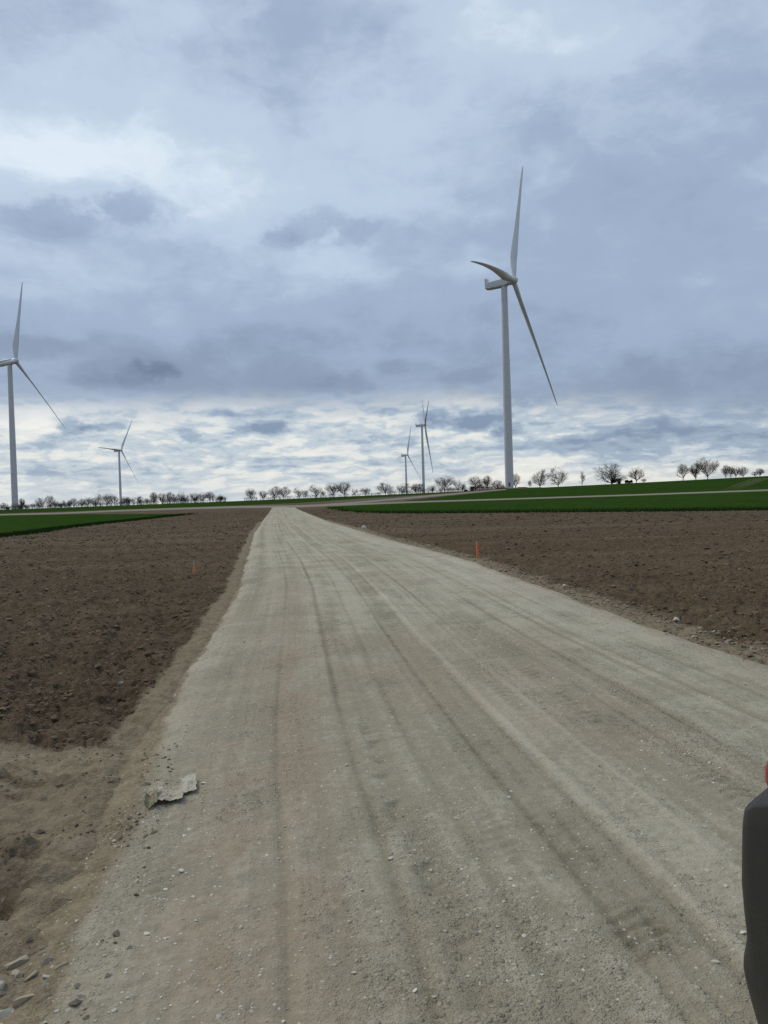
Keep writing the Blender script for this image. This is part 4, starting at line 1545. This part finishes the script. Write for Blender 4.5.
# ------------------------------------------------------------------ parked car, rear corner just inside the frame
def build_car():
    # car frame: origin on the ground under the rear left-hand corner; +y = towards its rear, x = across
    W = 1.80
    cx0, yrear = .822, 1.965
    root = empty('parked_car', (cx0 + W / 2, yrear, 0))
    tag(root, 'parked car with dark plastic bumper and red tail lamp at the right picture edge', 'car')
    hw = W / 2

    def wrap(name, prof, rc, ylen, mat, n_arc=10, ends=True):
        """Band wrapping the rear: prof = [(z, inset)], plan is a U with corner radius rc."""
        plan = []
        plan.append((-hw, -ylen, (-1, 0)))
        plan.append((-hw, -ylen * .5, (-1, 0)))
        for i in range(n_arc + 1):
            a = math.pi / 2 * i / n_arc
            plan.append((-hw + rc - rc * math.cos(a), -rc + rc * math.sin(a), (-math.cos(a), math.sin(a))))
        k = len(plan)
        bulge = .05
        plan += [(-x, y, (-nx, ny)) for x, y, (nx, ny) in plan[::-1]]
        V = []
        for z, ins in prof:
            for x, y, (nx, ny) in plan:
                yb = bulge * (1 - (x / hw) ** 2) if ny > .5 else 0
                rise = min(max((-y - .115) * .6, 0), .10) * min(max((z - .70) / .10, 0), 1)
                V.append((x - nx * ins, y + yb - ny * ins, z + rise))
        return mesh_np(name, V, grid_faces(len(prof), len(plan)), mat=mat, parent=root)

    prof = [(.20, .16), (.235, .065), (.308, .030), (.37, .014), (.425, .002), (.443, .0), (.458, .002), (.475, .006), (.50, .0088),
            (.53, .0085), (.58, .004), (.65, .0), (.72, .002), (.775, .004), (.806, .008), (.812, .010), (.818, .015), (.866, .058), (.872, .068), (.880, .14)]
    wrap('bumper', prof, .20, .62, M_BUMPER, 16)
    # body shell lofted along the length (rear to front)
    secs = [  # y, half width sill, half width belt, z sill, z belt, half width roof, z roof
        (-.07, .66, .70, .46, .98, .52, 1.02), (-.12, .74, .72, .42, 1.00, .58, 1.18), (-.22, .80, .76, .38, 1.01, .60, 1.38), (-.46, .83, .79, .33, 1.01, .61, 1.52),
        (-.80, .85, .85, .30, 1.00, .62, 1.57), (-1.5, .855, .855, .27, .98, .625, 1.59), (-2.2, .855, .855, .27, .96, .62, 1.57), (-2.75, .855, .85, .28, .95, .60, 1.46),
        (-3.15, .85, .84, .30, .94, .64, 1.10), (-3.4, .85, .82, .32, .92, .70, .97), (-3.9, .83, .78, .34, .84, .66, .89), (-4.15, .78, .72, .36, .74, .60, .79), (-4.25, .62, .60, .42, .62, .50, .66)]
    V = []
    for y, ws, wb, zs, zb, wr, zr in secs:
        zm = zs + (zb - zs) * .55
        half = [(0, zs), (ws * .8, zs), (ws, zs + .06), (max(ws, wb) + .012, zm), (wb, zb), (wb * .45 + wr * .55, zb + (zr - zb) * .55), (wr, zr - .02), (wr * .6, zr), (0, zr + .012)]
        ring = half + [(-x, z) for x, z in half[-2:0:-1]]
        V += [(x, y, z) for x, z in ring]
    nr = 16
    body_f = grid_faces(len(secs), nr, wrap=True)
    caps = [tuple(range(nr)), tuple(range((len(secs) - 1) * nr, len(secs) * nr))[::-1]]
    me = bpy.data.meshes.new('body')
    me.from_pydata(V, [], [tuple(int(i) for i in q) for q in body_f] + caps)
    me.update()
    for p in me.polygons: p.use_smooth = True
    me.materials.append(M_CARPAINT)
    body = bpy.data.objects.new('body', me)
    COL.objects.link(body)
    body.parent = root
    sub = body.modifiers.new('smooth', 'SUBSURF')
    sub.levels = sub.render_levels = 2
    # side and rear glass set just proud of the shell
    for sgn in (-1, 1):
        for y0, y1 in ((-.55, -1.15), (-1.25, -2.05), (-2.13, -2.85)):
            V = []
            for y in np.linspace(y0, y1, 6):
                wb = np.interp(-y, [-s[0] for s in secs], [s[2] for s in secs])
                zb = np.interp(-y, [-s[0] for s in secs], [s[4] for s in secs])
                wr = np.interp(-y, [-s[0] for s in secs], [s[5] for s in secs])
                zr = np.interp(-y, [-s[0] for s in secs], [s[6] for s in secs])
                for k in (.10, .35, .6, .84):
                    V.append((sgn * (wb + (wr - wb) * k + .004), y, zb + (zr - zb) * k))
            o = mesh_np('side_window', V, grid_faces(6, 4), mat=M_GLASS, parent=root)
            md = o.modifiers.new('thickness', 'SOLIDIFY'); md.thickness = .006; md.offset = 0
    V = [(x * (1 - .18 * k), -.045 - .24 * k ** 1.2, 1.04 + .38 * k) for k in np.linspace(0, 1, 5) for x in np.linspace(-.56, .56, 7)]
    o = mesh_np('rear_window', V, grid_faces(5, 7), mat=M_GLASS, parent=root)
    md = o.modifiers.new('thickness', 'SOLIDIFY'); md.thickness = .008; md.offset = 0
    # tail lamps wrapping each rear corner, standing proud of the shell
    for sgn in (-1, 1):
        V = []
        lp = [(.874, .118), (.878, .098), (.886, .092), (.900, .085), (.920, .086), (.938, .093), (.960, .102), (1.02, .122), (1.07, .142), (1.085, .167)]
        rc = .17
        na = 14
        for z, ins in lp:
            V.append((sgn * (-hw + ins), -.36, z))
            for i in range(na + 1):
                a = math.pi / 2 * i / na
                x, y = -hw + rc - rc * math.cos(a), -rc + rc * math.sin(a)
                V.append((sgn * (x + math.cos(a) * ins), y - math.sin(a) * ins, z))
            V.append((sgn * (-hw + .34), -ins, z))
        lamp = mesh_np('tail_lamp', V, grid_faces(len(lp), na + 3), mat=M_LAMP, parent=root)
        md = lamp.modifiers.new('thickness', 'SOLIDIFY'); md.thickness = .02; md.offset = -1 if sgn > 0 else 1
    # wheels
    for sx in (-1, 1):
        for yw in (-.98, -3.42):
            wh = empty('wheel', (sx * .76, yw, .385))
            wh.parent = root
            wh.rotation_euler = (0, math.pi / 2, 0)
            lathe('tyre', [(.20, -.10), (.29, -.105), (.325, -.08), (.333, 0), (.325, .08), (.29, .105), (.20, .10), (.20, -.10)], M_TYRE, wh, 40)
            bm = bmesh.new()
            bmesh.ops.create_cone(bm, cap_ends=True, segments=32, radius1=.06, radius2=.06, depth=.17)
            for k in range(5):
                a = 2 * math.pi * k / 5
                q = bmesh.ops.create_cube(bm, size=1)
                for v in q['verts']:
                    t = .13 + v.co.x * .17
                    w_ = v.co.y * (.06 + .02 * (t > .13))
                    v.co = Vector((t * math.cos(a) - w_ * math.sin(a), t * math.sin(a) + w_ * math.cos(a), v.co.z * .13))
            bm_obj('rim', bm, M_RIM, wh)
            aa = np.linspace(math.pi * .56, math.pi * 1.44, 22)     # only over the top of the wheel
            ring = [(.365, -.10), (.425, -.10), (.425, .118), (.365, .118)]
            mesh_np('arch_trim', [(r_ * math.cos(t), r_ * math.sin(t), z if sx > 0 else -z) for t in aa for r_, z in ring],
                    grid_faces(22, 4, wrap=True), mat=M_BUMPER, parent=wh)


build_car()
